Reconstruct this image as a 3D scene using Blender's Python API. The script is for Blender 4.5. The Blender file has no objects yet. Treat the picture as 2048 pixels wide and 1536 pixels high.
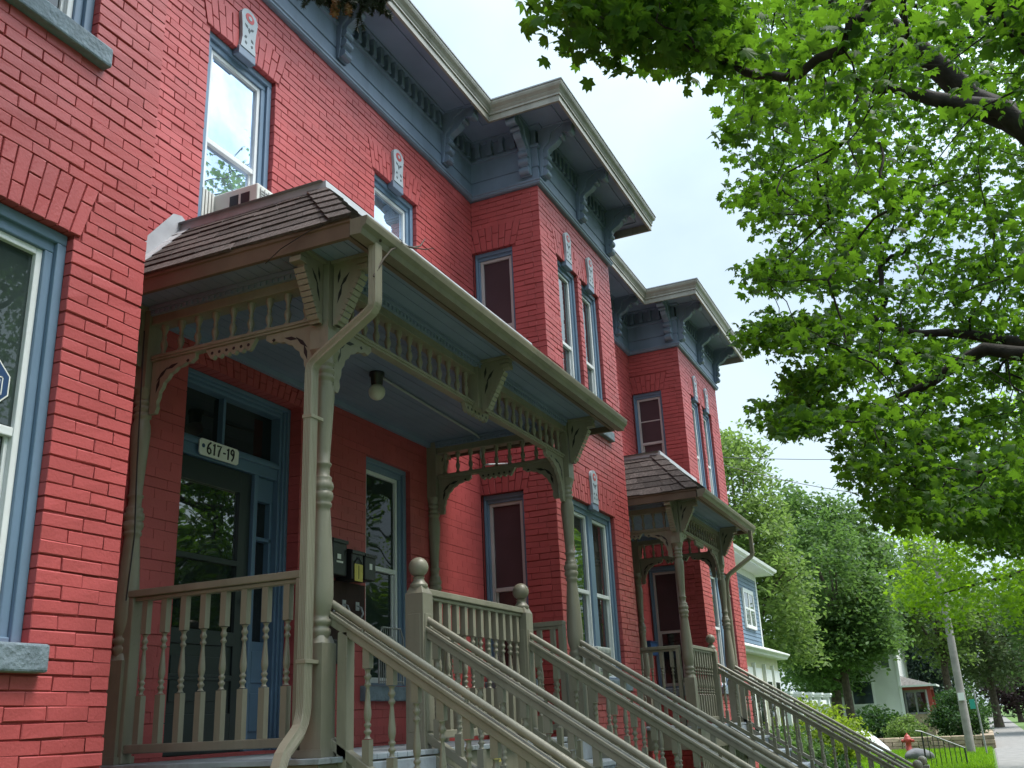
import bpy, bmesh, math, random
import numpy as np
from mathutils import Vector, Matrix
R = math.radians
random.seed(7)
rng = np.random.default_rng(11)
S = bpy.context.scene
COL = S.collection
PI = math.pi

# ------------------------------------------------------------------ camera, sky, sun, exposure
cam_d = bpy.data.cameras.new('camera'); cam = bpy.data.objects.new('camera', cam_d); COL.objects.link(cam)
def cam_axes(a, b, g):
    f = Vector((math.cos(b)*math.cos(a), math.cos(b)*math.sin(a), math.sin(b)))
    r = Vector((math.sin(a), -math.cos(a), 0)); u = r.cross(f)
    return r*math.cos(g)+u*math.sin(g), -r*math.sin(g)+u*math.cos(g), f
cr, cu, cf = cam_axes(0.41418227, 0.3326341, -0.04629054)
cam.matrix_world = Matrix(((cr.x, cu.x, -cf.x, 0), (cr.y, cu.y, -cf.y, 0), (cr.z, cu.z, -cf.z, 1.6), (0, 0, 0, 1)))
cam_d.sensor_width = 36; cam_d.lens = 36*1968.1/2048; cam_d.clip_end = 2000; cam_d.clip_start = 0.05
S.camera = cam
S.view_settings.view_transform = 'Standard'; S.view_settings.look = 'None'
S.view_settings.exposure = 1.18; S.view_settings.gamma = 1; S.view_settings.use_curve_mapping = False

SUN_EL, SUN_AZ = R(65), math.atan2(0.30, -0.95)      # azimuth measured from +Y towards +X
sd = Vector((math.sin(SUN_AZ)*math.cos(SUN_EL), math.cos(SUN_AZ)*math.cos(SUN_EL), math.sin(SUN_EL)))
sun_d = bpy.data.lights.new('sun', 'SUN'); sun_d.energy = 2.35; sun_d.angle = R(22); sun_d.color = (1, .95, .87)
sun = bpy.data.objects.new('sun', sun_d); COL.objects.link(sun); sun.location = sd*60
sun.rotation_euler = sd.to_track_quat('Z', 'Y').to_euler()

W = bpy.data.worlds.new('World'); S.world = W; W.use_nodes = True
nt = W.node_tree; N = nt.nodes; L = nt.links; N.clear()
wo = N.new('ShaderNodeOutputWorld'); bg = N.new('ShaderNodeBackground'); L.new(bg.outputs[0], wo.inputs[0])
sky = N.new('ShaderNodeTexSky'); sky.sky_type = 'NISHITA'; sky.sun_disc = False
sky.sun_elevation = SUN_EL; sky.sun_rotation = SUN_AZ; sky.air_density = 1.0; sky.dust_density = 2.0
tc = N.new('ShaderNodeTexCoord'); mp = N.new('ShaderNodeMapping'); mp.inputs['Scale'].default_value = (1, 1, 1.7)
L.new(tc.outputs['Generated'], mp.inputs['Vector'])
nz = N.new('ShaderNodeTexNoise'); nz.inputs['Scale'].default_value = 2.3; nz.inputs['Detail'].default_value = 7
nz.inputs['Roughness'].default_value = .5; nz.inputs['Distortion'].default_value = .25
L.new(mp.outputs[0], nz.inputs['Vector'])
rp = N.new('ShaderNodeValToRGB'); rp.color_ramp.elements[0].position = .34; rp.color_ramp.elements[1].position = .58
rp.color_ramp.elements[0].color = (.55, .55, .55, 1); rp.color_ramp.elements[1].color = (1, 1, 1, 1)
L.new(nz.outputs['Fac'], rp.inputs[0])
mx = N.new('ShaderNodeMix'); mx.data_type = 'RGBA'; L.new(rp.outputs[0], mx.inputs[0])
L.new(sky.outputs[0], mx.inputs[6]); mx.inputs[7].default_value = (3.75, 4.6, 5.15, 1)
# the cloud layer is brighter towards the hidden sun
dp = N.new('ShaderNodeVectorMath'); dp.operation = 'DOT_PRODUCT'; dp.inputs[1].default_value = sd; L.new(tc.outputs['Generated'], dp.inputs[0])
m0 = N.new('ShaderNodeMapRange'); m0.inputs[1].default_value = .45; m0.inputs[2].default_value = 1; m0.inputs[3].default_value = 1; m0.inputs[4].default_value = 2.8; m0.interpolation_type = 'SMOOTHSTEP'
L.new(dp.outputs['Value'], m0.inputs[0])
gl = N.new('ShaderNodeVectorMath'); gl.operation = 'SCALE'; L.new(mx.outputs[2], gl.inputs[0]); L.new(m0.outputs[0], gl.inputs['Scale'])
L.new(gl.outputs[0], bg.inputs[0]); bg.inputs[1].default_value = .1

# ------------------------------------------------------------------ materials
def new_mat(name):
    m = bpy.data.materials.new(name); m.use_nodes = True
    n = m.node_tree.nodes; p = n['Principled BSDF']; return m, n, m.node_tree.links, p
def paint(name, col, rough=.5, var=.18, scale=6., bump=.15, bscale=60., spec=.5, metal=0., island=0., dirt=None, dscale=1.7, damt=.5, zs=.3, chip=None):
    m, n, l, p = new_mat(name)
    tc = n.new('ShaderNodeTexCoord')
    a = n.new('ShaderNodeTexNoise'); a.inputs['Scale'].default_value = scale; a.inputs['Detail'].default_value = 6
    l.new(tc.outputs['Object'], a.inputs['Vector'])
    c = n.new('ShaderNodeValToRGB'); c.color_ramp.elements[0].position = .3; c.color_ramp.elements[1].position = .7
    c.color_ramp.elements[0].color = tuple(x*(1-var) for x in col)+(1,); c.color_ramp.elements[1].color = tuple(min(1, x*(1+var)) for x in col)+(1,)
    l.new(a.outputs['Fac'], c.inputs[0]); out = c.outputs[0]
    if island:
        g = n.new('ShaderNodeNewGeometry'); h = n.new('ShaderNodeHueSaturation')
        mr = n.new('ShaderNodeMapRange'); mr.inputs[3].default_value = 1-island; mr.inputs[4].default_value = 1+island
        l.new(g.outputs['Random Per Island'], mr.inputs[0]); l.new(mr.outputs[0], h.inputs['Value']); l.new(out, h.inputs['Color']); out = h.outputs[0]
    if dirt:
        d = n.new('ShaderNodeTexNoise'); d.inputs['Scale'].default_value = dscale; d.inputs['Detail'].default_value = 9; d.inputs['Roughness'].default_value = .65
        dm = n.new('ShaderNodeMapping'); dm.inputs['Scale'].default_value = (1, 1, zs); l.new(tc.outputs['Object'], dm.inputs['Vector']); l.new(dm.outputs[0], d.inputs['Vector'])
        e = n.new('ShaderNodeMapRange'); e.inputs[1].default_value = .5; e.inputs[2].default_value = .72; e.inputs[4].default_value = damt
        l.new(d.outputs['Fac'], e.inputs[0])
        x = n.new('ShaderNodeMix'); x.data_type = 'RGBA'; l.new(e.outputs[0], x.inputs[0]); l.new(out, x.inputs[6]); x.inputs[7].default_value = dirt+(1,); out = x.outputs[2]
    if chip:
        d = n.new('ShaderNodeTexNoise'); d.inputs['Scale'].default_value = 16; d.inputs['Detail'].default_value = 6; d.inputs['Roughness'].default_value = .7
        l.new(tc.outputs['Object'], d.inputs['Vector'])
        e = n.new('ShaderNodeMapRange'); e.inputs[1].default_value = .66; e.inputs[2].default_value = .70; e.inputs[4].default_value = .55
        l.new(d.outputs['Fac'], e.inputs[0])
        x = n.new('ShaderNodeMix'); x.data_type = 'RGBA'; l.new(e.outputs[0], x.inputs[0]); l.new(out, x.inputs[6]); x.inputs[7].default_value = chip+(1,); out = x.outputs[2]
    l.new(out, p.inputs['Base Color'])
    p.inputs['Roughness'].default_value = rough; p.inputs['Specular IOR Level'].default_value = spec; p.inputs['Metallic'].default_value = metal
    if bump:
        b = n.new('ShaderNodeTexNoise'); b.inputs['Scale'].default_value = bscale; b.inputs['Detail'].default_value = 5
        l.new(tc.outputs['Object'], b.inputs['Vector'])
        q = n.new('ShaderNodeBump'); q.inputs['Strength'].default_value = bump; q.inputs['Distance'].default_value = .01
        l.new(b.outputs['Fac'], q.inputs['Height']); l.new(q.outputs[0], p.inputs['Normal'])
    return m
def glass(name, col, ior=1.9, curtain=None, rough=.015, wob=.02, metal=0):
    m, n, l, p = new_mat(name)
    tc = n.new('ShaderNodeTexCoord')
    a = n.new('ShaderNodeTexNoise'); a.inputs['Scale'].default_value = 2.2; a.inputs['Detail'].default_value = 3
    l.new(tc.outputs['Object'], a.inputs['Vector'])
    c = n.new('ShaderNodeValToRGB'); c.color_ramp.elements[0].position = .35; c.color_ramp.elements[1].position = .65
    c.color_ramp.elements[0].color = tuple(x*.7 for x in col)+(1,); c.color_ramp.elements[1].color = tuple(x*1.3 for x in col)+(1,)
    l.new(a.outputs['Fac'], c.inputs[0]); out = c.outputs[0]
    if curtain:
        w = n.new('ShaderNodeTexWave'); w.inputs['Scale'].default_value = 5; w.inputs['Distortion'].default_value = 1.5; w.inputs['Detail'].default_value = 2
        l.new(tc.outputs['Object'], w.inputs['Vector'])
        x = n.new('ShaderNodeMix'); x.data_type = 'RGBA'; l.new(w.outputs['Fac'], x.inputs[0]); l.new(out, x.inputs[6]); x.inputs[7].default_value = curtain+(1,); out = x.outputs[2]
    l.new(out, p.inputs['Base Color']); p.inputs['Roughness'].default_value = rough; p.inputs['IOR'].default_value = ior; p.inputs['Metallic'].default_value = metal
    b = n.new('ShaderNodeTexNoise'); b.inputs['Scale'].default_value = 1.6; b.inputs['Detail'].default_value = 1
    l.new(tc.outputs['Object'], b.inputs['Vector'])
    q = n.new('ShaderNodeBump'); q.inputs['Strength'].default_value = wob; q.inputs['Distance'].default_value = .3
    l.new(b.outputs['Fac'], q.inputs['Height']); l.new(q.outputs[0], p.inputs['Normal'])
    return m
def leafmat(name, col, trans=(.25, .4, .03), tr=.45, var=.35, gloss=.35):
    m, n, l, p = new_mat(name)
    g = n.new('ShaderNodeNewGeometry')
    c = n.new('ShaderNodeValToRGB'); e = c.color_ramp.elements
    e[0].color = tuple(x*(1-var) for x in col)+(1,); e[1].color = (min(1, col[0]*(1+var*1.6)), min(1, col[1]*(1+var)), col[2]*(1+var*.4), 1)
    l.new(g.outputs['Random Per Island'], c.inputs[0]); l.new(c.outputs[0], p.inputs['Base Color'])
    p.inputs['Roughness'].default_value = .55; p.inputs['Specular IOR Level'].default_value = gloss*.7
    t = n.new('ShaderNodeBsdfTranslucent'); t.inputs['Color'].default_value = trans+(1,)
    x = n.new('ShaderNodeMixShader'); x.inputs[0].default_value = tr
    l.new(p.outputs[0], x.inputs[1]); l.new(t.outputs[0], x.inputs[2])
    l.new(x.outputs[0], n['Material Output'].inputs['Surface']); return m
M_ = {}
M_['brick'] = paint('red painted brick', (.41, .074, .077), .5, .10, 2.2, .22, 60, .4, island=.06, dirt=(.32, .058, .058), dscale=1.6, damt=.6, zs=.35, chip=(.27, .05, .055))
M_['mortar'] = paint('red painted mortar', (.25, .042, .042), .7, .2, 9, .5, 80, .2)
M_['blue'] = paint('slate blue trim paint', (.165, .215, .30), .45, .1, 3, .08, 40, dirt=(.085, .11, .145), dscale=3, damt=.6, zs=.15)
M_['bright_blue'] = paint('blue window casing paint', (.13, .20, .295), .42, .08, 3, .08, 40)
M_['dkblue'] = paint('dull blue soffit paint', (.19, .235, .34), .55, .12, 2, .08, 40)
M_['cream'] = paint('weathered stone coloured gutter paint', (.31, .295, .255), .45, .12, 2.5, .1, 30, dirt=(.14, .13, .11), dscale=4, damt=.7, zs=.2)
M_['olive'] = paint('taupe porch paint', (.245, .226, .172), .42, .1, 3, .1, 35, dirt=(.13, .118, .085), dscale=6, damt=.55, zs=.2, chip=(.16, .14, .10))
M_['gutter'] = paint('dull olive gutter paint', (.20, .18, .135), .45, .12, 3, .06, 30, dirt=(.10, .09, .07), dscale=5, damt=.6, zs=.3)
M_['olive_light'] = paint('taupe downspout enamel', (.29, .262, .20), .38, .08, 3, .06, 30)
M_['brownwood'] = paint('brown stained fascia board', (.14, .095, .068), .6, .2, 4, .2, 25)
M_['plaque'] = paint('pale grey blue carved stone paint', (.33, .38, .43), .6, .1, 9, .2, 60)
M_['plaque_dark'] = paint('dark slate groove paint', (.05, .065, .08), .6, .1, 9, 0)
M_['red'] = paint('red accent paint', (.42, .05, .055), .5, .1, 9, .1)
M_['stone'] = paint('blue grey painted rough stone', (.17, .215, .255), .75, .2, 14, 1.0, 38, .3)
M_['white'] = paint('white aluminium storm frame', (.66, .68, .70), .4, .06, 3, .03, 30)
M_['pinkwhite'] = paint('dull pinkish white screen frame', (.45, .40, .40), .5, .08, 3, .03, 30)
M_['metal'] = paint('galvanised roof edge metal', (.36, .37, .40), .45, .15, 6, .1, 20)
M_['shingle'] = paint('brown asphalt shingle', (.085, .070, .067), .9, .35, 30, .9, 220, .2, island=.32)
M_['deck'] = paint('grey blue deck paint', (.30, .34, .38), .6, .2, 5, .25, 30, dirt=(.12, .10, .09), dscale=5, damt=.7)
M_['black'] = paint('black plastic', (.014, .015, .018), .35, .2, 6, .05)
M_['door'] = paint('dark green black storm door', (.018, .026, .028), .35, .1, 4, .03)
M_['bluedoor'] = paint('blue entrance woodwork', (.095, .165, .26), .42, .1, 3, .05)
M_['brown'] = paint('dark brown stained wood', (.035, .018, .016), .6, .25, 6, .2, 40, .15)
M_['label'] = paint('white label', (.75, .75, .72), .5, .03, 5, 0)
M_['yellow'] = paint('yellow paper tag', (.62, .52, .12), .6, .1, 20, 0)
M_['globe'] = paint('frosted lamp globe', (.62, .60, .54), .3, .05, 3, .02)
M_['conduit'] = paint('white conduit', (.36, .38, .40), .4, .05, 3, 0)
M_['acwhite'] = paint('off white air conditioner plastic', (.55, .55, .52), .45, .06, 5, .05)
M_['twig'] = paint('grey brown twig bark', (.06, .045, .035), .8, .3, 20, .3)
M_['bark'] = paint('furrowed grey brown bark', (.085, .068, .052), .9, .4, 7, 1.0, 26, .2)
M_['darkbark'] = paint('dark branch bark', (.035, .03, .026), .9, .4, 9, .8, 40, .2)
M_['sign_blue'] = paint('blue sticker', (.015, .05, .14), .4, .05, 5, 0)
M_['ink'] = paint('black lettering', (.012, .012, .014), .5, .05, 5, 0)
M_['siding'] = paint('blue grey clapboard', (.13, .195, .27), .6, .1, 2, .1)
M_['wsiding'] = paint('white clapboard', (.62, .63, .60), .6, .08, 1, .1)
M_['wtrim'] = paint('white house trim', (.72, .73, .72), .5, .05, 2, .05)
M_['yelltrim'] = paint('pale yellow house trim', (.62, .58, .40), .55, .05, 2, .05)
M_['groof'] = paint('grey asphalt roof', (.15, .145, .14), .9, .25, 8, .5, 60)
M_['concrete'] = paint('concrete sidewalk', (.20, .19, .18), .85, .18, 3, .3, 40, dirt=(.2, .19, .18))
M_['asphalt'] = paint('asphalt', (.05, .05, .052), .9, .3, 10, .5, 90)
M_['soil'] = paint('lawn ground', (.085, .15, .03), .95, .4, 3, .4, 30, dirt=(.07, .11, .03), dscale=.8)
M_['grass'] = leafmat('bright grass blades', (.085, .20, .012), (.30, .55, .02), .4, .4, .2)
M_['wallstone'] = paint('tan retaining wall stone', (.30, .23, .16), .85, .35, 3, .8, 20, island=.25)
M_['rock'] = paint('grey boulder', (.13, .13, .14), .85, .3, 5, .9, 9)
M_['pole'] = paint('weathered grey timber pole', (.26, .24, .225), .85, .2, 4, .5, 30)
M_['hyd'] = paint('red hydrant enamel', (.36, .045, .035), .45, .12, 5, .05)
M_['tarp'] = paint('white plastic sheet', (.66, .69, .74), .35, .1, 4, .4, 6)
M_['galv'] = paint('galvanised post', (.30, .30, .30), .5, .15, 9, .1, metal=.4)
M_['teal'] = paint('green street sign', (.03, .30, .24), .4, .05, 3, 0)
M_['maple'] = leafmat('maple leaf', (.032, .084, .020), (.18, .38, .02), .40, .4, .22)
M_['maple2'] = leafmat('sunlit yellow green maple leaf', (.07, .15, .012), (.34, .58, .02), .5, .35, .35)
M_['leaf_mid'] = leafmat('mid green leaf', (.06, .125, .042), (.16, .29, .06), .38, .4)  # green lightened to stand in for haze over the far trees
M_['leaf_light'] = leafmat('light green leaf', (.10, .165, .05), (.24, .38, .08), .4, .35)  # paleness of distance haze put into this green as well
M_['leaf_dark'] = leafmat('deep green leaf', (.026, .07, .024), (.06, .14, .02), .3, .4)
M_['leaf_grey'] = leafmat('grey green leaf', (.085, .13, .065), (.16, .24, .08), .35, .35)
M_['leaf_yel'] = leafmat('yellow green shrub leaf', (.13, .20, .025), (.34, .48, .03), .4, .35)
M_['leaf_conifer'] = leafmat('blue grey conifer', (.03, .055, .045), (.03, .05, .03), .12, .3)
M_['leaf_purple'] = leafmat('dark purple leaf', (.035, .022, .028), (.05, .02, .03), .2, .4)
M_['needle'] = leafmat('dark spruce needle', (.035, .05, .04), (.03, .05, .03), .12, .4)
M_['cone'] = paint('brown spruce cone', (.16, .075, .035), .7, .4, 20, .5)
M_['g_sky'] = glass('reflective storm glass', (.50, .62, .80), 2.6, metal=.8)
M_['g_cur'] = glass('glass before pale curtain', (.07, .085, .085), 1.75, (.16, .18, .17))
M_['g_dark'] = glass('dark window glass', (.012, .016, .017), 1.65)
M_['g_bay'] = glass('bay window glass', (.018, .025, .026), 2.4)
M_['g_green'] = glass('greenish window glass', (.030, .042, .040), 1.5)
M_['g_porch'] = glass('dim porch window glass', (.020, .030, .029), 1.28)
M_['g_screen'] = paint('purple brown insect screen', (.060, .034, .042), .38, .15, 3, .1, 300, .5)
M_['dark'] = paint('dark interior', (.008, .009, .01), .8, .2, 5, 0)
M_['orange'] = paint('orange brown broom', (.35, .14, .04), .6, .2, 9, .1)

# ------------------------------------------------------------------ mesh helpers
class MB:
    def __init__(s): s.v = []; s.f = []; s.mi = []; s.sm = []
    def add(s, vs, fs, mi=0, smooth=False):
        o = len(s.v); s.v += [tuple(p) for p in vs]
        for f in fs: s.f.append(tuple(i+o for i in f)); s.mi.append(mi); s.sm.append(smooth)
    def box(s, x0, x1, y0, y1, z0, z1, mi=0):
        if x0 > x1: x0, x1 = x1, x0
        if y0 > y1: y0, y1 = y1, y0
        if z0 > z1: z0, z1 = z1, z0
        s.add([(x0, y0, z0), (x1, y0, z0), (x1, y1, z0), (x0, y1, z0), (x0, y0, z1), (x1, y0, z1), (x1, y1, z1), (x0, y1, z1)],
              [(0, 3, 2, 1), (4, 5, 6, 7), (0, 1, 5, 4), (1, 2, 6, 5), (2, 3, 7, 6), (3, 0, 4, 7)], mi)
    def fbox(s, fr, u0, u1, o0, o1, z0, z1, mi=0):
        P = [fr(u, o, z) for z in (z0, z1) for u, o in ((u0, o0), (u1, o0), (u1, o1), (u0, o1))]
        s.add(P, [(0, 3, 2, 1), (4, 5, 6, 7), (0, 1, 5, 4), (1, 2, 6, 5), (2, 3, 7, 6), (3, 0, 4, 7)], mi)
    def prism(s, pts, fn, c0, c1, mi=0):
        n = len(pts)
        s.add([fn(a, b, c0) for a, b in pts]+[fn(a, b, c1) for a, b in pts],
              [tuple(range(n)), tuple(range(2*n-1, n-1, -1))]+[(i, (i+1) % n, n+(i+1) % n, n+i) for i in range(n)], mi)
    def lathe(s, prof, cx, cy, cz, n=14, mi=0, fn=None):
        vs = []; fs = []
        for r, z in prof:
            for k in range(n):
                a = 2*PI*k/n; p = (r*math.cos(a), r*math.sin(a), z)
                vs.append(fn(p) if fn else (cx+p[0], cy+p[1], cz+p[2]))
        for i in range(len(prof)-1):
            for k in range(n): fs.append((i*n+k, i*n+(k+1) % n, (i+1)*n+(k+1) % n, (i+1)*n+k))
        s.add(vs, fs, mi, True)
        m = len(prof)-1; s.add(vs[:n], [tuple(range(n))], mi); s.add(vs[m*n:], [tuple(range(n))], mi)
    def tube(s, pts, rad, n=8, mi=0, rect=None):
        pts = [Vector(p) for p in pts]; rr = rad if isinstance(rad, (list, tuple)) else [rad]*len(pts)
        t0 = (pts[1]-pts[0]).normalized(); ref = Vector((0, 0, 1)) if abs(t0.z) < .9 else Vector((1, 0, 0))
        a = t0.cross(ref).normalized(); rings = []
        for i, p in enumerate(pts):
            t = (pts[min(i+1, len(pts)-1)]-pts[max(i-1, 0)]).normalized()
            a = (a-t*a.dot(t)).normalized(); b = t.cross(a)
            if rect:
                w, h = rect; sec = [(-w, -h), (w, -h), (w, h), (-w, h)]
                rings.append([p+a*x*rr[i]+b*y*rr[i] for x, y in sec])
            else: rings.append([p+(a*math.cos(2*PI*k/n)+b*math.sin(2*PI*k/n))*rr[i] for k in range(n)])
        m = len(rings[0]); vs = [q for r in rings for q in r]
        fs = [(i*m+k, i*m+(k+1) % m, (i+1)*m+(k+1) % m, (i+1)*m+k) for i in range(len(pts)-1) for k in range(m)]
        s.add(vs, fs, mi, not rect); s.add(rings[0], [tuple(range(m))], mi); s.add(rings[-1], [tuple(range(m))], mi)
    def sphere(s, c, r, mi=0, n=16, sz=1):
        k = n//2; s.lathe([(max(1e-4, r*math.sin(PI*i/k)), -r*sz*math.cos(PI*i/k)) for i in range(k+1)], c[0], c[1], c[2], n, mi)
    def sweep(s, path, prof, mi=0, closed_prof=True):
        n = len(path); offs = []
        for i in range(n):
            ds = []
            if i > 0: ds.append((Vector(path[i])-Vector(path[i-1])).normalized())
            if i < n-1: ds.append((Vector(path[i+1])-Vector(path[i])).normalized())
            ns = [Vector((d.y, -d.x)) for d in ds]
            if len(ns) == 2:
                q = ns[0]+ns[1]; q = q/(q.dot(ns[0]))
            else: q = ns[0]
            offs.append(q)
        m = len(prof); vs = [(path[i][0]+offs[i].x*o, path[i][1]+offs[i].y*o, z) for i in range(n) for o, z in prof]
        fs = [(i*m+k, i*m+(k+1) % m, (i+1)*m+(k+1) % m, (i+1)*m+k) for i in range(n-1) for k in range(m)]
        s.add(vs, fs, mi); s.add(vs[:m], [tuple(range(m))], mi); s.add(vs[-m:], [tuple(range(m))], mi)
    def mesh(s, name, mats, org=(0, 0, 0), recalc=True):
        me = bpy.data.meshes.new(name)
        me.from_pydata([(x-org[0], y-org[1], z-org[2]) for x, y, z in s.v], [], s.f)
        for m in (mats if isinstance(mats, (list, tuple)) else [mats]): me.materials.append(M_[m])
        me.polygons.foreach_set('material_index', s.mi); me.polygons.foreach_set('use_smooth', s.sm)
        if recalc:
            b = bmesh.new(); b.from_mesh(me); bmesh.ops.recalc_face_normals(b, faces=b.faces); b.to_mesh(me); b.free()
        me.update(); return me
    def build(s, name, mats, parent=None, label=None, bevel=0, org=None, recalc=True, **kw):
        o = Vector(org) if org is not None else (wloc(parent) if parent else Vector((0, 0, 0)))
        ob = bpy.data.objects.new(name, s.mesh(name, mats, o, recalc)); COL.objects.link(ob)
        if parent: ob.parent = parent; ob.location = o-wloc(parent)
        else: ob.location = o
        if bevel:
            b = ob.modifiers.new('edge', 'BEVEL'); b.width = bevel; b.segments = 2; b.limit_method = 'ANGLE'; b.angle_limit = R(40)
        tag(ob, label, **kw); return ob
def wloc(o):
    v = Vector((0, 0, 0))
    while o: v = v+o.location; o = o.parent
    return v
def tag(o, label=None, cat=None, group=None, kind=None):
    if label: o['label'] = label
    if cat: o['category'] = cat
    if group: o['group'] = group
    if kind: o['kind'] = kind
    return o
def empty(name, loc, label, cat, group=None):
    o = bpy.data.objects.new(name, None); COL.objects.link(o); o.location = loc; o.empty_display_size = .2
    return tag(o, label, cat, group)
def inst(name, me, loc, parent, rz=0, scale=None):
    o = bpy.data.objects.new(name, me); COL.objects.link(o); o.parent = parent
    o.location = Vector(loc)-wloc(parent); o.rotation_euler = (0, 0, rz)
    if scale: o.scale = scale
    return o
class Fr:                                    # wall frame: u along the wall, o outward, z up
    def __init__(s, ox, oy, ux, uy): s.o = (ox, oy); s.u = (ux, uy); s.n = (uy, -ux)
    def __call__(s, u, o, z): return (s.o[0]+s.u[0]*u+s.n[0]*o, s.o[1]+s.u[1]*u+s.n[1]*o, z)
# ------------------------------------------------------------------ ground
YM, D, X0, X1, X2, X3, X4 = 4.697, 3.8, 3.682, 9.679, 12.228, 15.873, 18.66
g = MB(); g.add([(-300, -300, 0), (500, -300, 0), (500, 300, 0), (-300, 300, 0)], [(0, 1, 2, 3)]); g.build('ground', 'soil', kind='structure', recalc=False)
g = MB(); g.add([(-40, -1.75, .004), (200, -1.75, .004), (200, -.02, .004), (-40, -.02, .004)], [(0, 1, 2, 3)])
for k in range(0, 140): g.box(-30+k*1.5, -30+k*1.5+1.488, -1.72, -.05, .005, .02)
g.build('sidewalk', 'concrete', kind='structure')
g = MB(); g.add([(-40, -15, .004), (200, -15, .004), (200, -5.2, .004), (-40, -5.2, .004)], [(0, 1, 2, 3)]); g.build('road', 'asphalt', kind='structure', recalc=False)
g = MB(); g.box(-40, 200, -5.2, -5.04, .0, .13); g.build('kerb', 'concrete', kind='structure')

# ------------------------------------------------------------------ the red brick row house
house = empty('brick_row_house', (9, 4.7, 0), 'long two storey red painted brick row house with slate blue cornice and window trim', 'house')
CH, BT, BL = .0667, .0066, .2185          # course, joint, brick length
def quad_brick(mb, fr, P, dep=.11, mi=0, out=0., soft=False):
    cu_ = sum(p[0] for p in P)/4; cz_ = sum(p[1] for p in P)/4
    w = max(p[0] for p in P)-min(p[0] for p in P); h = max(p[1] for p in P)-min(p[1] for p in P)
    q = .12 if soft else 1.
    c = random.uniform(.002, .004)*q; fu = 1-2*c/max(w, .02); fz = 1-2*c/max(h, .02); j = lambda a: random.uniform(-a, a)*q
    oo = out+j(.0026)
    front = [fr(cu_+(p[0]-cu_)*fu+j(.0022), oo+j(.0016), cz_+(p[1]-cz_)*fz+j(.0022)) for p in P]
    mid = [fr(p[0]+j(.001), oo-.0035, p[1]+j(.0016)) for p in P]
    back = [fr(p[0], -dep, p[1]) for p in P]
    mb.add(front+mid+back, [(0, 1, 2, 3)]+[(i, i+4, (i+1) % 4+4, (i+1) % 4) for i in range(4)]+[(i+4, i+8, (i+1) % 4+8, (i+1) % 4+4) for i in range(4)], mi)
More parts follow.
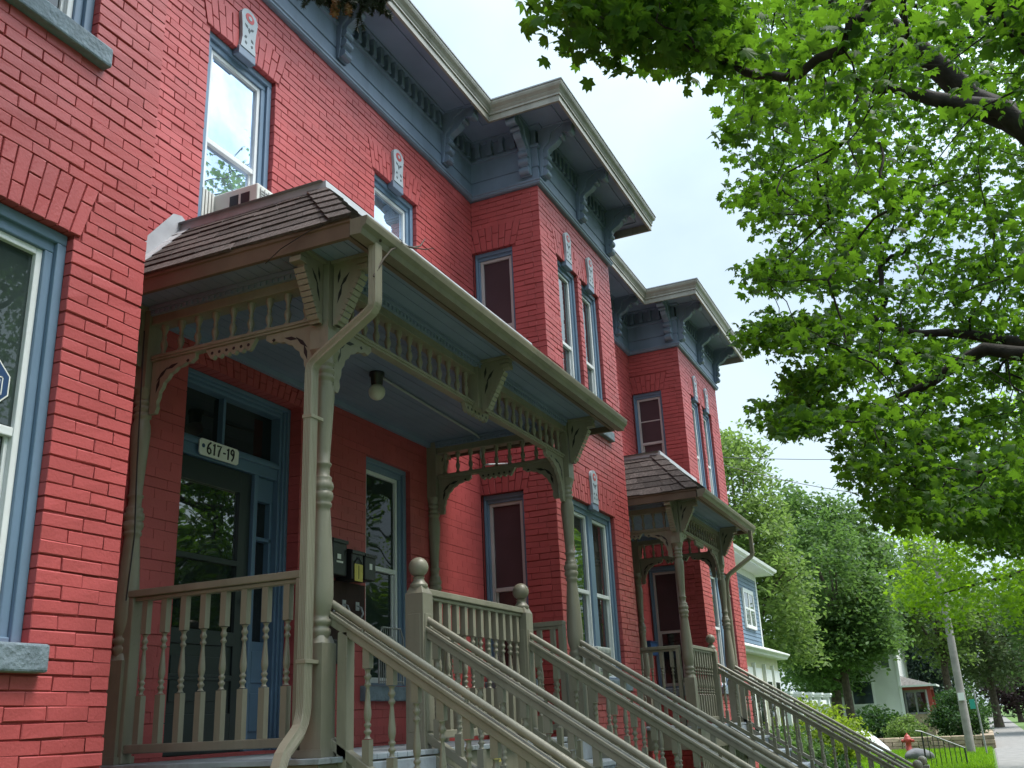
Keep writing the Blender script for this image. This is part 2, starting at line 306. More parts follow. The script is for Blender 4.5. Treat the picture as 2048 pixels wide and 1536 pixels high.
def brick_wall(mb, fr, Lw, z0, z1, ops, trimL, trimR):
    # ops: (u0,u1,za,zb,arch height)
    nc = int(round((z1-z0)/CH))
    for k in range(nc):
        za = z0+k*CH; zb = za+CH-BT; zm = (za+zb)/2
        s0 = .105+BT if (trimL == 'odd' and k % 2) or (trimL == 'even' and k % 2 == 0) else 0
        s1 = Lw-(.105+BT if (trimR == 'odd' and k % 2) or (trimR == 'even' and k % 2 == 0) else 0)
        blocks = []
        for u0, u1, a, b, ah in ops:
            if a < zm < b: blocks.append((u0, u1))
            elif ah and b <= zm < b+ah:
                t = (zm-b)/ah*.085; blocks.append((u0-.045-t, u1+.045+t))
        cuts = [s0]; free = []; p = s0
        for b0, b1 in sorted(blocks):
            if b0 > p+.012: free.append((p, b0))
            p = max(p, b1)
        if p < s1-.012: free.append((p, s1))
        off = (k % 2)*(BL+BT)/2+random.uniform(-.018, .018)
        for a, b in free:
            e = [a]; u = math.floor((a-off)/(BL+BT))*(BL+BT)+off
            while u < b:
                if u > a+.05 and u < b-.05: e.append(u)
                u += BL+BT
            e.append(b)
            for i in range(len(e)-1):
                soft = fr in SMOOTH and zm < 4.33; vj = .0012 if soft else random.choice((.0012, .002, .0028, .0035))
                ua = e[i]+(vj if i else 0); ub = e[i+1]-(vj if i < len(e)-2 else 0)
                if ub-ua < .01: continue
                wv = lambda u_: .0026*math.sin(u_*2.1+k*1.7)+.0018*math.sin(u_*5.3+k*.9)
                dz0, dz1 = (.0, BT-.0012) if soft else (random.uniform(-.0012, .002), random.uniform(-.002, .0015))
                quad_brick(mb, fr, [(ua, za+dz0+wv(ua)), (ub, za+dz0+wv(ub)), (ub, zb+dz1+wv(ub)), (ua, zb+dz1+wv(ua))], soft=soft)
    for u0, u1, a, b, ah in ops:
        if not ah: continue
        n = max(5, int(round((u1-u0+.09)/(CH+.008)))); j = .008
        for i in range(n):
            f = lambda t, e: (u0-.04-e*.085)+(u1-u0+.08+2*e*.085)*t
            t0, t1 = i/n, (i+1)/n; g0 = j/(u1-u0)/2
            sp = .36 if i % 2 else .64
            for e0, e1 in ((0, sp), (sp, 1)):
                zA = b+.004+ah*e0+(j/2 if e0 else 0); zB = b+.004+ah*e1-(j/2 if e1 < 1 else .006)
                quad_brick(mb, fr, [(f(t0+g0, e0), zA), (f(t1-g0, e0), zA), (f(t1-g0, e1), zB), (f(t0+g0, e1), zB)], out=.002)
    us = sorted({.008, Lw-.008}|{x for o in ops for x in (o[0]-.006, o[1]+.006)}); zs = sorted({z0, z1}|{x for o in ops for x in (o[2]-.006, o[3]+.006)})
    for i in range(len(us)-1):
        for q in range(len(zs)-1):
            um = (us[i]+us[i+1])/2; zm = (zs[q]+zs[q+1])/2
            if any(o[0] < um < o[1] and o[2] < zm < o[3] for o in ops): continue
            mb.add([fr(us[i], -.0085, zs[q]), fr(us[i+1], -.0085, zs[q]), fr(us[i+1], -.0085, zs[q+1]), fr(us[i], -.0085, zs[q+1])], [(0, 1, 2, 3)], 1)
    for o in ops:
        for u, e in ((o[0]-.006, 0), (o[1]+.006, 0)):
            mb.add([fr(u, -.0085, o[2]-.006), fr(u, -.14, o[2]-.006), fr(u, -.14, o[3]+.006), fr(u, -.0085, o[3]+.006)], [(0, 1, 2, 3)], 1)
        for z in (o[2]-.006, o[3]+.006):
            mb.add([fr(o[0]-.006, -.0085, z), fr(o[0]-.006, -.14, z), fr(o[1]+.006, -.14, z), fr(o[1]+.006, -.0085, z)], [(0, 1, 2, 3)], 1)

F_b0 = Fr(-1.5, D, 1, 0); F_m1 = Fr(X0, YM, 1, 0); F_s1 = Fr(X1, YM, 0, -1); F_b1 = Fr(X1, D, 1, 0); F_m2 = Fr(X2, YM, 1, 0)
F_s2 = Fr(X3, YM, 0, -1); F_b2 = Fr(X3, D, 1, 0); F_r0 = Fr(X0, D, 0, 1); F_r1 = Fr(X2, D, 0, 1); F_end = Fr(X4, D, 0, 1)
SMOOTH = (F_m1, F_m2)
HU, SU, HL, SL = 7.0, 5.1, 4.015, 2.03
AH = .31
BD = YM-D
# window lists: frame, u0, u1, z0, z1, meeting rail, options
WINS = [
 (F_b0, 1.5+2.02, 1.5+3.2, SU+.12, HU, 6.15, dict(g='g_dark', kp=1)),
 (F_b0, 1.5+2.02, 1.5+3.2, SL, HL+.04, 2.985, dict(g='g_green', g2='g_green')),
 (F_m1, 5.02-X0, 5.86-X0, SU, HU, 6.05, dict(g='g_sky', kp=1)),
 (F_m1, 7.465-X0, 8.315-X0, SU, HU, 6.05, dict(g='g_sky', kp=1)),
 (F_m1, 7.335-X0, 8.118-X0, 1.96, 3.985, 2.985, dict(g='g_porch', arch=0)),
 (F_s1, .01, .525, SU, HU, 6.02, dict(g='g_screen', g2='g_dark', fr='pinkwhite', sillx=.02, low=.42)),
 (F_s1, .01, .515, SL, HL, 2.975, dict(g='g_screen', g2='g_dark', fr='pinkwhite', sillx=.02)),
 (F_b1, 10.185-X1, 10.872-X1, SU, HU, 5.95, dict(g='g_bay', kp=1)),
 (F_b1, 11.003-X1, 11.668-X1, SU, HU, 5.95, dict(g='g_bay', kp=1)),
 (F_b1, 10.146-X1, 11.6-X1, SL, HL-.03, 2.98, dict(g='g_bay', kp=1, dbl=1)),
 (F_m2, 13.3-X2, 14.1-X2, SU, HU, 6.05, dict(g='g_dark', kp=1)),
 (F_s2, .01, .53, SU, HU-.03, 6.07, dict(g='g_screen', g2='g_screen', fr='pinkwhite', sillx=.02, bar=1)),
 (F_s2, .01, .53, SL, HL-.06, 2.9, dict(g='g_screen', g2='g_dark', fr='pinkwhite', sillx=.02)),
 (F_b2, 16.484-X3, 17.15-X3, SU, HU, 5.95, dict(g='g_bay', kp=1)),
 (F_b2, 17.3-X3, 18.0-X3, SU, HU, 5.95, dict(g='g_bay', kp=1)),
 (F_b2, 16.482-X3, 18.05-X3, SL, HL-.05, 2.98, dict(g='g_bay', dbl=1, kp=1)),
]
DOOR = (5.03-X0, 6.36-X0, 1.48, 4.14)
DOOR2 = (12.75-X2, 14.2-X2, 1.48, 4.14)
walls = MB()
def ops_of(fr): return [(w[1], w[2], w[3], w[4], AH if w[6].get('arch', 1) else 0) for w in WINS if w[0] is fr]
ZB0, ZB1 = .3, 7.704
brick_wall(walls, F_b0, X0+1.5, ZB0, ZB1, ops_of(F_b0), None, 'odd')
brick_wall(walls, F_r0, BD, ZB0, ZB1, [], 'even', None)
brick_wall(walls, F_m1, X1-X0, ZB0, ZB1, ops_of(F_m1)+[DOOR+(.17,)], None, None)
brick_wall(walls, F_s1, BD, ZB0, ZB1, ops_of(F_s1), None, 'even')
brick_wall(walls, F_b1, X2-X1, ZB0, ZB1, ops_of(F_b1), 'odd', 'odd')
brick_wall(walls, F_r1, BD, ZB0, ZB1, [], 'even', None)
brick_wall(walls, F_m2, X3-X2, ZB0, ZB1, ops_of(F_m2)+[DOOR2+(.17,)], None, None)
brick_wall(walls, F_s2, BD, ZB0, ZB1, ops_of(F_s2), None, 'even')
brick_wall(walls, F_b2, X4-X3, ZB0, ZB1, ops_of(F_b2), 'odd', 'odd')
brick_wall(walls, F_end, 3.0, ZB0, ZB1, [], 'even', None)
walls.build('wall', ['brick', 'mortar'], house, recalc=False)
PATH = [(-1.5, D), (X0, D), (X0, YM), (X1, YM), (X1, D), (X2, D), (X2, YM), (X3, YM), (X3, D), (X4, D), (X4, 12)]
fd = MB(); fd.sweep(PATH, [(.03, 0), (.03, .29), (-.2, .3), (-.2, 0)]); fd.build('foundation', 'rock', house)
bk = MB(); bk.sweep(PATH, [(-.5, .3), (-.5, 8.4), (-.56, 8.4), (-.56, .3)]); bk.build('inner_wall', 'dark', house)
rf = MB(); rf.add([(-1.5, 4.9, 8.5), (X4-.1, 4.9, 8.5), (X4-.1, 14, 8.5), (-1.5, 14, 8.5)], [(0, 1, 2, 3)]); rf.build('roof', 'groof', house, recalc=False)

def window(fr, u0, u1, z0, z1, zm, o):
    f = MB(); cw, hw = .1, .11
    def jambs(a, b, wl, wr, ht, o0, o1, zb=z0):
        f.fbox(fr, a, a+wl, o0, o1, zb, z1-ht); f.fbox(fr, b-wr, b, o0, o1, zb, z1-ht); f.fbox(fr, a, b, o0, o1, z1-ht, z1)
    ja, jb = (.055, .05) if u1-u0 > .6 else (.03, .02)
    jambs(u0, u1, ja, ja, .06 if ja > .04 else .05, -.14, -.045)
    jambs(u0+ja, u1-ja, jb, jb, .115 if ja > .04 else .09, -.14, -.068)
    f.fbox(fr, u0+ja, u1-ja, -.14, -.055, z0, z0+.03); ja += jb
    spans = [(u0+ja, u1-ja)]
    if o.get('dbl'):
        c = (u0+u1)/2; f.fbox(fr, c-.075, c+.075, -.14, -.06, z0+.03, z1-.115); spans = [(u0+ja, c-.075), (c+.075, u1-ja)]
    wo_ = f.build('window', 'bright_blue', house, bevel=.006)
    fm = o.get('fr', 'white')
    for i, (a, b) in enumerate(spans):
        st = MB(); w = .036; za, zb = z0+.03, z1-(.115 if u1-u0 > .6 else .09)
        st.fbox(fr, a, a+w, -.125, -.085, za, zb); st.fbox(fr, b-w, b, -.125, -.085, za, zb)
        st.fbox(fr, a+w, b-w, -.125, -.085, za, za+w+.01); st.fbox(fr, a+w, b-w, -.125, -.085, zb-w, zb)
        st.fbox(fr, a+w, b-w, -.13, -.09, zm-.022, zm+.022)
        w2 = .022
        st.fbox(fr, a+w, a+w+w2, -.135, -.112, za+w, zm-.022); st.fbox(fr, b-w-w2, b-w, -.135, -.112, za+w, zm-.022)
        if o.get('bar'): st.fbox(fr, a+w, b-w, -.12, -.1, (zm+z1)/2-.06, (zm+z1)/2-.04)
        st.build('storm_frame', fm, wo_, bevel=.004)
        p = MB(); p.fbox(fr, a+w, b-w, -.116, -.11, zm+.022, zb-w); p.build('pane', o['g'], wo_)
        p = MB(); p.fbox(fr, a+w+w2, b-w-w2, -.131, -.126, za+w+.01, zm-.022); p.build('pane', o.get('g2', o['g']), wo_)
    sx = o.get('sillx', .075); s = MB()
    s.fbox(fr, u0-sx, u1+(.075 if sx < .05 else sx), -.14, .055, z0-.125, z0-.002)
    s.build('sill', 'stone', wo_, bevel=.012)
    if o.get('kp'):
        c = (u0+u1)/2; b = MB(); b.fbox(fr, c-.105, c+.105, -.04, .028, z1-.05, z1+.03)
        prof = [(-.08, 0), (.08, 0), (.068, .1), (.075, .22), (.088, .32)]+[(.088*math.cos(t*PI/8), .32+.085*math.sin(t*PI/8)) for t in range(1, 8)]+[(-.088, .32), (-.075, .22), (-.068, .1)]
        b.build('keystone_base', 'blue', wo_, bevel=.006)
        k = MB(); fn = lambda a, h, q: fr(c+a*1.18, q, z1+.032+h)
        k.prism(prof, fn, .002, .034)
        n = 14; k.prism([(.047*math.cos(2*PI*t/n), .322+.047*math.sin(2*PI*t/n)) for t in range(n)], fn, .03, .0365, 1)
        k.prism([(.02*math.cos(2*PI*t/8), .322+.02*math.sin(2*PI*t/8)) for t in range(8)], fn, .03, .04, 0)
        for (px, pz, ang, ln) in ((-.03, .225, .9, .05), (.03, .225, -.9, .05), (0, .2, 0, .06), (-.035, .115, 2.4, .04), (.035, .115, -2.4, .04), (-.03, .06, .3, .035), (.035, .06, -.3, .035)):
            ca, sa = math.cos(ang), math.sin(ang)
            q = [(0, -ln/2), (.013, 0), (0, ln/2), (-.013, 0)]
            k.prism([(px+x*ca-y*sa, pz+x*sa+y*ca) for x, y in q], fn, .03, .0363, 2)
        k.build('keystone', ['plaque', 'red', 'plaque_dark'], wo_)
    return wo_
for w in WINS: window(*w)

# entrance of the near porch: transom, storm door, side light
def entrance(fr, u0, u1, z0, z1):
    D_ = .17; e = MB()
    e.fbox(fr, u0-.004, u0+.03, -.4, -.112, z0, z1); e.fbox(fr, u1-.03, u1+.004, -.4, -.112, z0, z1); e.fbox(fr, u0+.03, u1-.03, -.4, -.112, z1-.03, z1+.004)
    e.fbox(fr, u1-.055, u1-.03, -.4, -.13, z0, z1-.03); e.fbox(fr, u1-.08, u1-.055, -.4, -.15, z0, z1-.03)
    e.fbox(fr, u0+.03, u1-.08, -.4, -.13, z1-.055, z1-.03); e.fbox(fr, u0+.03, u1-.08, -.4, -.15, z1-.085, z1-.055)
    e.fbox(fr, u0+.03, u1-.08, -.4, -.165, 3.53, 3.675); e.fbox(fr, u0+.03, u1-.08, -.165, -.14, 3.615, 3.65)
    ud = u0+.97; e.fbox(fr, ud, ud+.045, -.4, -.16, z0, 3.53); a, b = ud+.045, u1-.08
    e.fbox(fr, a, b, -.3, -.2, z0, 2.27); e.fbox(fr, a+.035, b-.035, -.2, -.188, z0+.15, 1.9); e.fbox(fr, a+.035, b-.035, -.2, -.188, 1.97, 2.2)
    e.fbox(fr, a, b, -.3, -.2, 3.34, 3.53); e.fbox(fr, a, b, -.3, -.2, 3.03, 3.06); e.fbox(fr, a, a+.03, -.3, -.2, 2.27, 3.34); e.fbox(fr, b-.03, b, -.3, -.2, 2.27, 3.34)
    cm = u0+.62; e.fbox(fr, cm-.015, cm+.015, -.3, -.19, 3.675, z1-.085)
    ent = e.build('entrance', 'bluedoor', house, bevel=.005)
    p = MB(); p.fbox(fr, u0+.03, u1-.08, -.25, -.24, 3.675, z1-.085); p.build('transom', 'g_dark', ent)
    p = MB(); p.fbox(fr, a+.03, b-.03, -.26, -.25, 2.27, 3.34); p.build('sidelight', 'g_dark', ent)
    d = MB(); a, b = u0+.03, ud; w = .13
    d.fbox(fr, a, a+w, -.24, -.19, z0+.02, 3.525); d.fbox(fr, b-w, b, -.24, -.19, z0+.02, 3.525)
    for za, zb in ((z0+.02, z0+.28), (2.22, 2.32), (2.80, 2.84), (3.36, 3.525)): d.fbox(fr, a+w, b-w, -.24, -.19, za, zb)
    d.fbox(fr, a+w, b-w, -.235, -.205, z0+.28, 2.22); d.fbox(fr, a+w+.07, b-w-.07, -.205, -.198, z0+.36, 2.14)
    for z in (z0+.5, 2.0): d.fbox(fr, a+w, b-w, -.205, -.188, z, z+.02)
    d.build('door', 'door', ent, bevel=.004)
    p = MB(); p.fbox(fr, a+w, b-w, -.22, -.215, 2.32, 2.80); p.build('door_pane', 'g_dark', ent)
    p = MB(); p.fbox(fr, a+w, b-w, -.22, -.215, 2.84, 3.36); p.build('door_pane', 'g_bay', ent)
    h = MB(); h.sphere(fr(b-.05, -.165, 2.55), .02); h.build('door_handle', 'metal', ent)
entrance(F_m1, *DOOR); entrance(F_m2, *DOOR2)

# ------------------------------------------------------------------ cornice
cb = MB()
cb.sweep(PATH, [(-.02, 7.70), (.035, 7.70), (.05, 7.715), (.05, 7.735), (.062, 7.745), (.062, 7.765), (.03, 7.775), (.03, 7.925), (.02, 7.93), (.02, 7.94), (.034, 7.945), (.034, 8.195), (.06, 8.20), (.06, 8.235), (.045, 8.25), (.012, 8.25), (.012, 8.455), (.10, 8.46), (.10, 8.5), (-.02, 8.5)])
corn = cb.build('cornice', 'blue', house)
sf = MB(); sf.sweep(PATH, [(-.02, 8.485), (.53, 8.485), (.53, 8.51), (-.02, 8.51)])
sf.sweep(PATH, [(.36, 8.47), (.375, 8.47), (.375, 8.49), (.36, 8.49)]); sf.build('soffit', 'dkblue', corn)
fa = MB(); fa.sweep(PATH, [(.515, 8.375), (.545, 8.375), (.545, 8.455), (.56, 8.455), (.56, 8.468), (.552, 8.472), (.552, 8.485), (.562, 8.5), (.57, 8.515), (.562, 8.525), (.575, 8.54), (.595, 8.56), (.605, 8.585), (.605, 8.61), (.515, 8.61)])
fa.build('gutter', 'cream', corn)
cap = MB(); cap.sweep(PATH, [(-.3, 8.62), (.615, 8.612), (.615, 8.628), (-.3, 8.64)]); cap.build('roof_edge', 'metal', corn)
BR = [(0, 0), (.045, 0), (.075, .015), (.09, .045), (.085, .08), (.062, .10), (.075, .115), (.10, .135), (.108, .165), (.095, .195), (.07, .21), (.085, .235), (.105, .25), (.112, .28), (.10, .31), (.115, .345), (.16, .375), (.22, .405), (.26, .45), (.275, .505), (.30, .53), (.34, .525), (.365, .50), (.40, .495), (.43, .52), (.435, .56), (.415, .585), (.44, .60), (.45, .635), (.45, .66), (0, .66)]
def cornice_bracket(fr, u):
    b = MB(); z0 = 7.825; fn = lambda a, h, c: fr(u+c, .034+a, z0+h)
    b.prism(BR, fn, -.05, .05)
    pl = [(0, -.01), (.03, -.01), (.05, .2), (.06, .36), (.14, .44), (.18, .56), (.3, .62), (.34, .66), (0, .66)]
    b.prism(pl, fn, -.072, .072)
    for a, h, r in ((.055, .045, .048), (.07, .165, .046), (.075, .275, .042), (.395, .545, .05), (.29, .5, .03)):
        b.prism([(a+r*math.cos(t*PI/6), h+r*math.sin(t*PI/6)) for t in range(12)], fn, -.064, .064)
    b.fbox(fr, u-.085, u+.085, .03, .52, 8.468, 8.486)
    b.build('bracket', 'blue', corn, bevel=.005)
def dentils(fr, ua, ub):
    n = max(1, int((ub-ua)/.135)); 
    d = MB(); d.fbox(fr, ua-.03, ub+.03, .012, .05, 8.455, 8.484)
    for i in range(n):
        c = ua+(i+.5)*(ub-ua)/n
        P = [(-.034, 0), (.034, 0), (.034, .03), (.024, .07), (.024, .14), (.034, .18), (.034, .205), (-.034, .205), (-.034, .18), (-.024, .14), (-.024, .07), (-.034, .03)]
        d.prism(P, lambda a, h, q: fr(c+a, q, 8.252+h), .012, .078)
    return d
def run(fr, us, L):
    for u in us: cornice_bracket(fr, u)
    e = [0]+sorted(us)+[L]
    for a, b in zip(e[:-1], e[1:]):
        if b-a > .3: dentils(fr, a+.07, b-.07).build('dentil_row', 'blue', corn)
run(F_b0, [.6, 2.8, 5.05], X0+1.5); run(F_m1, [4.63-X0, 6.78-X0, 8.93-X0], X1-X0); run(F_s1, [.78], BD)
run(F_b1, [.09, 1.33, 2.46], X2-X1); run(F_m2, [.35, 2.9], X3-X2); run(F_s2, [.78], BD); run(F_b2, [.09, 1.43, 2.7], X4-X3)
# ------------------------------------------------------------------ porches
FZ, CEIL, EZ = 1.48, 4.33, 4.275                    # floor, ceiling, eave (bottom of fascia)
def turned_square(mb, w, z0, z1, cx, cy, mi=0):     # square block with chamfered shoulders
    c = w*.22
    mb.box(cx-w/2, cx+w/2, cy-w/2, cy+w/2, z0+c, z1-c, mi)
def post_mesh():
    b = MB(); w = .185
    b.box(-w/2-.02, w/2+.02, -w/2-.02, w/2+.02, FZ, FZ+.04)
    b.box(-w/2, w/2, -w/2, w/2, FZ+.04, 2.06); b.lathe([(w*.66, 2.06), (w*.52, 2.10)], 0, 0, 0, 4, fn=lambda p: rot45(p))
    pr = [(.075, 2.08), (.078, 2.10), (.088, 2.115), (.088, 2.135), (.075, 2.145), (.075, 2.155), (.09, 2.165), (.09, 2.185), (.073, 2.195), (.073, 2.21), (.082, 2.225), (.098, 2.27), (.104, 2.32), (.103, 2.38), (.096, 2.5), (.083, 2.65), (.070, 2.78),
          (.066, 2.81), (.080, 2.82), (.080, 2.835), (.070, 2.845), (.086, 2.86), (.092, 2.88), (.086, 2.90), (.074, 2.905), (.09, 2.92), (.094, 2.935), (.088, 2.955), (.074, 2.965), (.078, 2.98), (.074, 2.99), (.058, 3.0), (.06, 3.05), (.072, 3.06), (.072, 3.07), (.058, 3.08),
          (.062, 3.15), (.072, 3.28), (.082, 3.4), (.088, 3.48), (.084, 3.53), (.07, 3.56), (.07, 3.575), (.085, 3.585), (.085, 3.60), (.07, 3.61), (.07, 3.62), (.085, 3.63), (.085, 3.645), (.07, 3.655), (.07, 3.665), (.085, 3.675), (.085, 3.69), (.072, 3.70), (.08, 3.73)]
    b.lathe(pr, 0, 0, 0, 20)
    b.lathe([(w*.5, 3.70), (w*.707, 3.77)], 0, 0, 0, 4, fn=lambda p: rot45(p)); b.box(-w/2, w/2, -w/2, w/2, 3.77, CEIL)
    b.v = [(x*.70, y*.70, z) for x, y, z in b.v]
    return b.mesh('post', 'olive')
def rot45(p):
    c = math.sqrt(.5); return (c*(p[0]-p[1]), c*(p[0]+p[1]), p[2])
def baluster_mesh(h, t0, t1, w=.046, name='baluster'):
    # square top (t0 of the height) and bottom (t1), turned between
    b = MB(); zb = h*t1; zt = h*(1-t0); m = zt-zb; r = w/2
    b.box(-r, r, -r, r, -.02, zb-.008); b.box(-r, r, -r, r, zt+.008, h+.02)
    pr = [(r*1.0, -.012), (r*.62, .012), (r*.6, .05), (r*.95, .075), (r*.98, .10), (r*.6, .125), (r*.6, .15), (r*.92, .175), (r*.92, .2), (r*.55, .225), (r*.8, .26), (r*1.0, .33), (r*.95, .40), (r*.72, .55), (r*.5, .70), (r*.48, .74), (r*.88, .765), (r*.9, .79), (r*.55, .82), (r*.55, .85), (r*.95, .88), (r*.95, .91), (r*.6, .945), (r*.65, .985), (r*1.0, 1.012)]
    b.lathe([(a, zb+c*m) for a, c in pr], 0, 0, 0, 10)
    return b.mesh(name, 'olive')
def spindle_mesh():
    b = MB(); pr = [(.022, 0), (.022, .015), (.012, .03), (.02, .055), (.024, .075), (.018, .1), (.011, .115), (.017, .13), (.011, .145), (.02, .17), (.026, .19), (.022, .2), (.028, .22)]
    b.lathe(pr, 0, 0, 0, 8); return b.mesh('spindle', 'olive')
POST, BALU, BALS, SPIN = post_mesh(), baluster_mesh(.84, .27, .33, .041), baluster_mesh(.58, .17, .24, .042), spindle_mesh()
def corbel(mb, fn):                                 # diagonal sawn bracket: fn(outward, height, across)
    w = .034
    mb.prism([(0, 0), (.045, 0), (.06, .05), (.30, .40), (.345, .40), (.345, .44), (.33, .45), (.35, .47), (.35, .5), (0, .5)], fn, -w, w)
    for i in range(9):
        t = i/8; a = .075+.2*t; h = .05+.30*t
        mb.prism([(a-.022, h-.01), (a+.012, h-.03), (a+.034, h+.002), (a, h+.022)], fn, -.052, .052)
    mb.prism([(.27, .385), (.37, .385), (.37, .425), (.27, .425)], fn, -.055, .055); mb.prism([(.25, .435), (.365, .435), (.365, .47), (.25, .47)], fn, -.05, .05)
    mb.prism([(0, .475), (.385, .475), (.385, .5), (0, .5)], fn, -.075, .075)
    mb.prism([(.02, .0), (.06, 0), (.085, .06), (.02, .06)], fn, -.05, .05)
    # pierced leaf shapes on both cheeks
    for s in (-1, 1):
        for (x, z, ang, ln) in ((.07, .24, .35, .16), (.12, .34, .75, .15), (.06, .38, .2, .12)):
            ca, sa = math.cos(ang), math.sin(ang); q = [(0, -ln/2), (.016, 0), (0, ln/2), (-.016, 0)]
            mb.prism([(x+p*ca+r*sa, z-p*sa+r*ca) for p, r in q], fn, s*w, s*(w+.0015), 1)
def spandrel(mb, fn, rad=.40):                      # fn(along from post, down, across)
    pts = [(0, 0), (rad+.06, 0), (rad+.06, -.035)]
    for i in range(13):
        t = i/12; a = PI/2+t*PI/2; rr = rad*.86*(1+.035*(i % 2))
        pts.append((rad+.02+rr*math.cos(a), -rad-.02+rr*math.sin(a)))
    pts += [(.05, -rad-.06), (0, -rad-.06)]
    mb.prism(pts, fn, -.016, .016)
    for s in (-1, 1):
        for (x, z, ang, ln) in ((.09, -.1, .8, .13), (.06, -.17, .25, .11), (.17, -.06, 1.3, .11), (.3, -.045, 1.57, .03)):
            ca, sa = math.cos(ang), math.sin(ang); q = [(0, -ln/2), (.013, 0), (0, ln/2), (-.013, 0)]
            mb.prism([(x+p*ca+r*sa, z-p*sa+r*ca) for p, r in q], fn, s*.016, s*.0175, 1)
def drop(mb, fn, half):
    n = 6; pts = [(-half, 0)]
    for i in range(n):
        a0 = -half*.86+2*half*.86*i/n; w = 2*half*.86/n
        for k in range(5): pts.append((a0+w*(k+.5)/5, -.045-.03*math.sin(PI*(k+.5)/5)))
    pts += [(half, 0)]
    mb.prism(pts, fn, -.016, .016)
    for s in (-1, 1):
        for i in range(n):
            c = -half*.86+2*half*.86*(i+.5)/n
            mb.prism([(c+.012*math.cos(q*PI/3), -.035+.012*math.sin(q*PI/3)) for q in range(6)], fn, s*.016, s*.0175, 1)

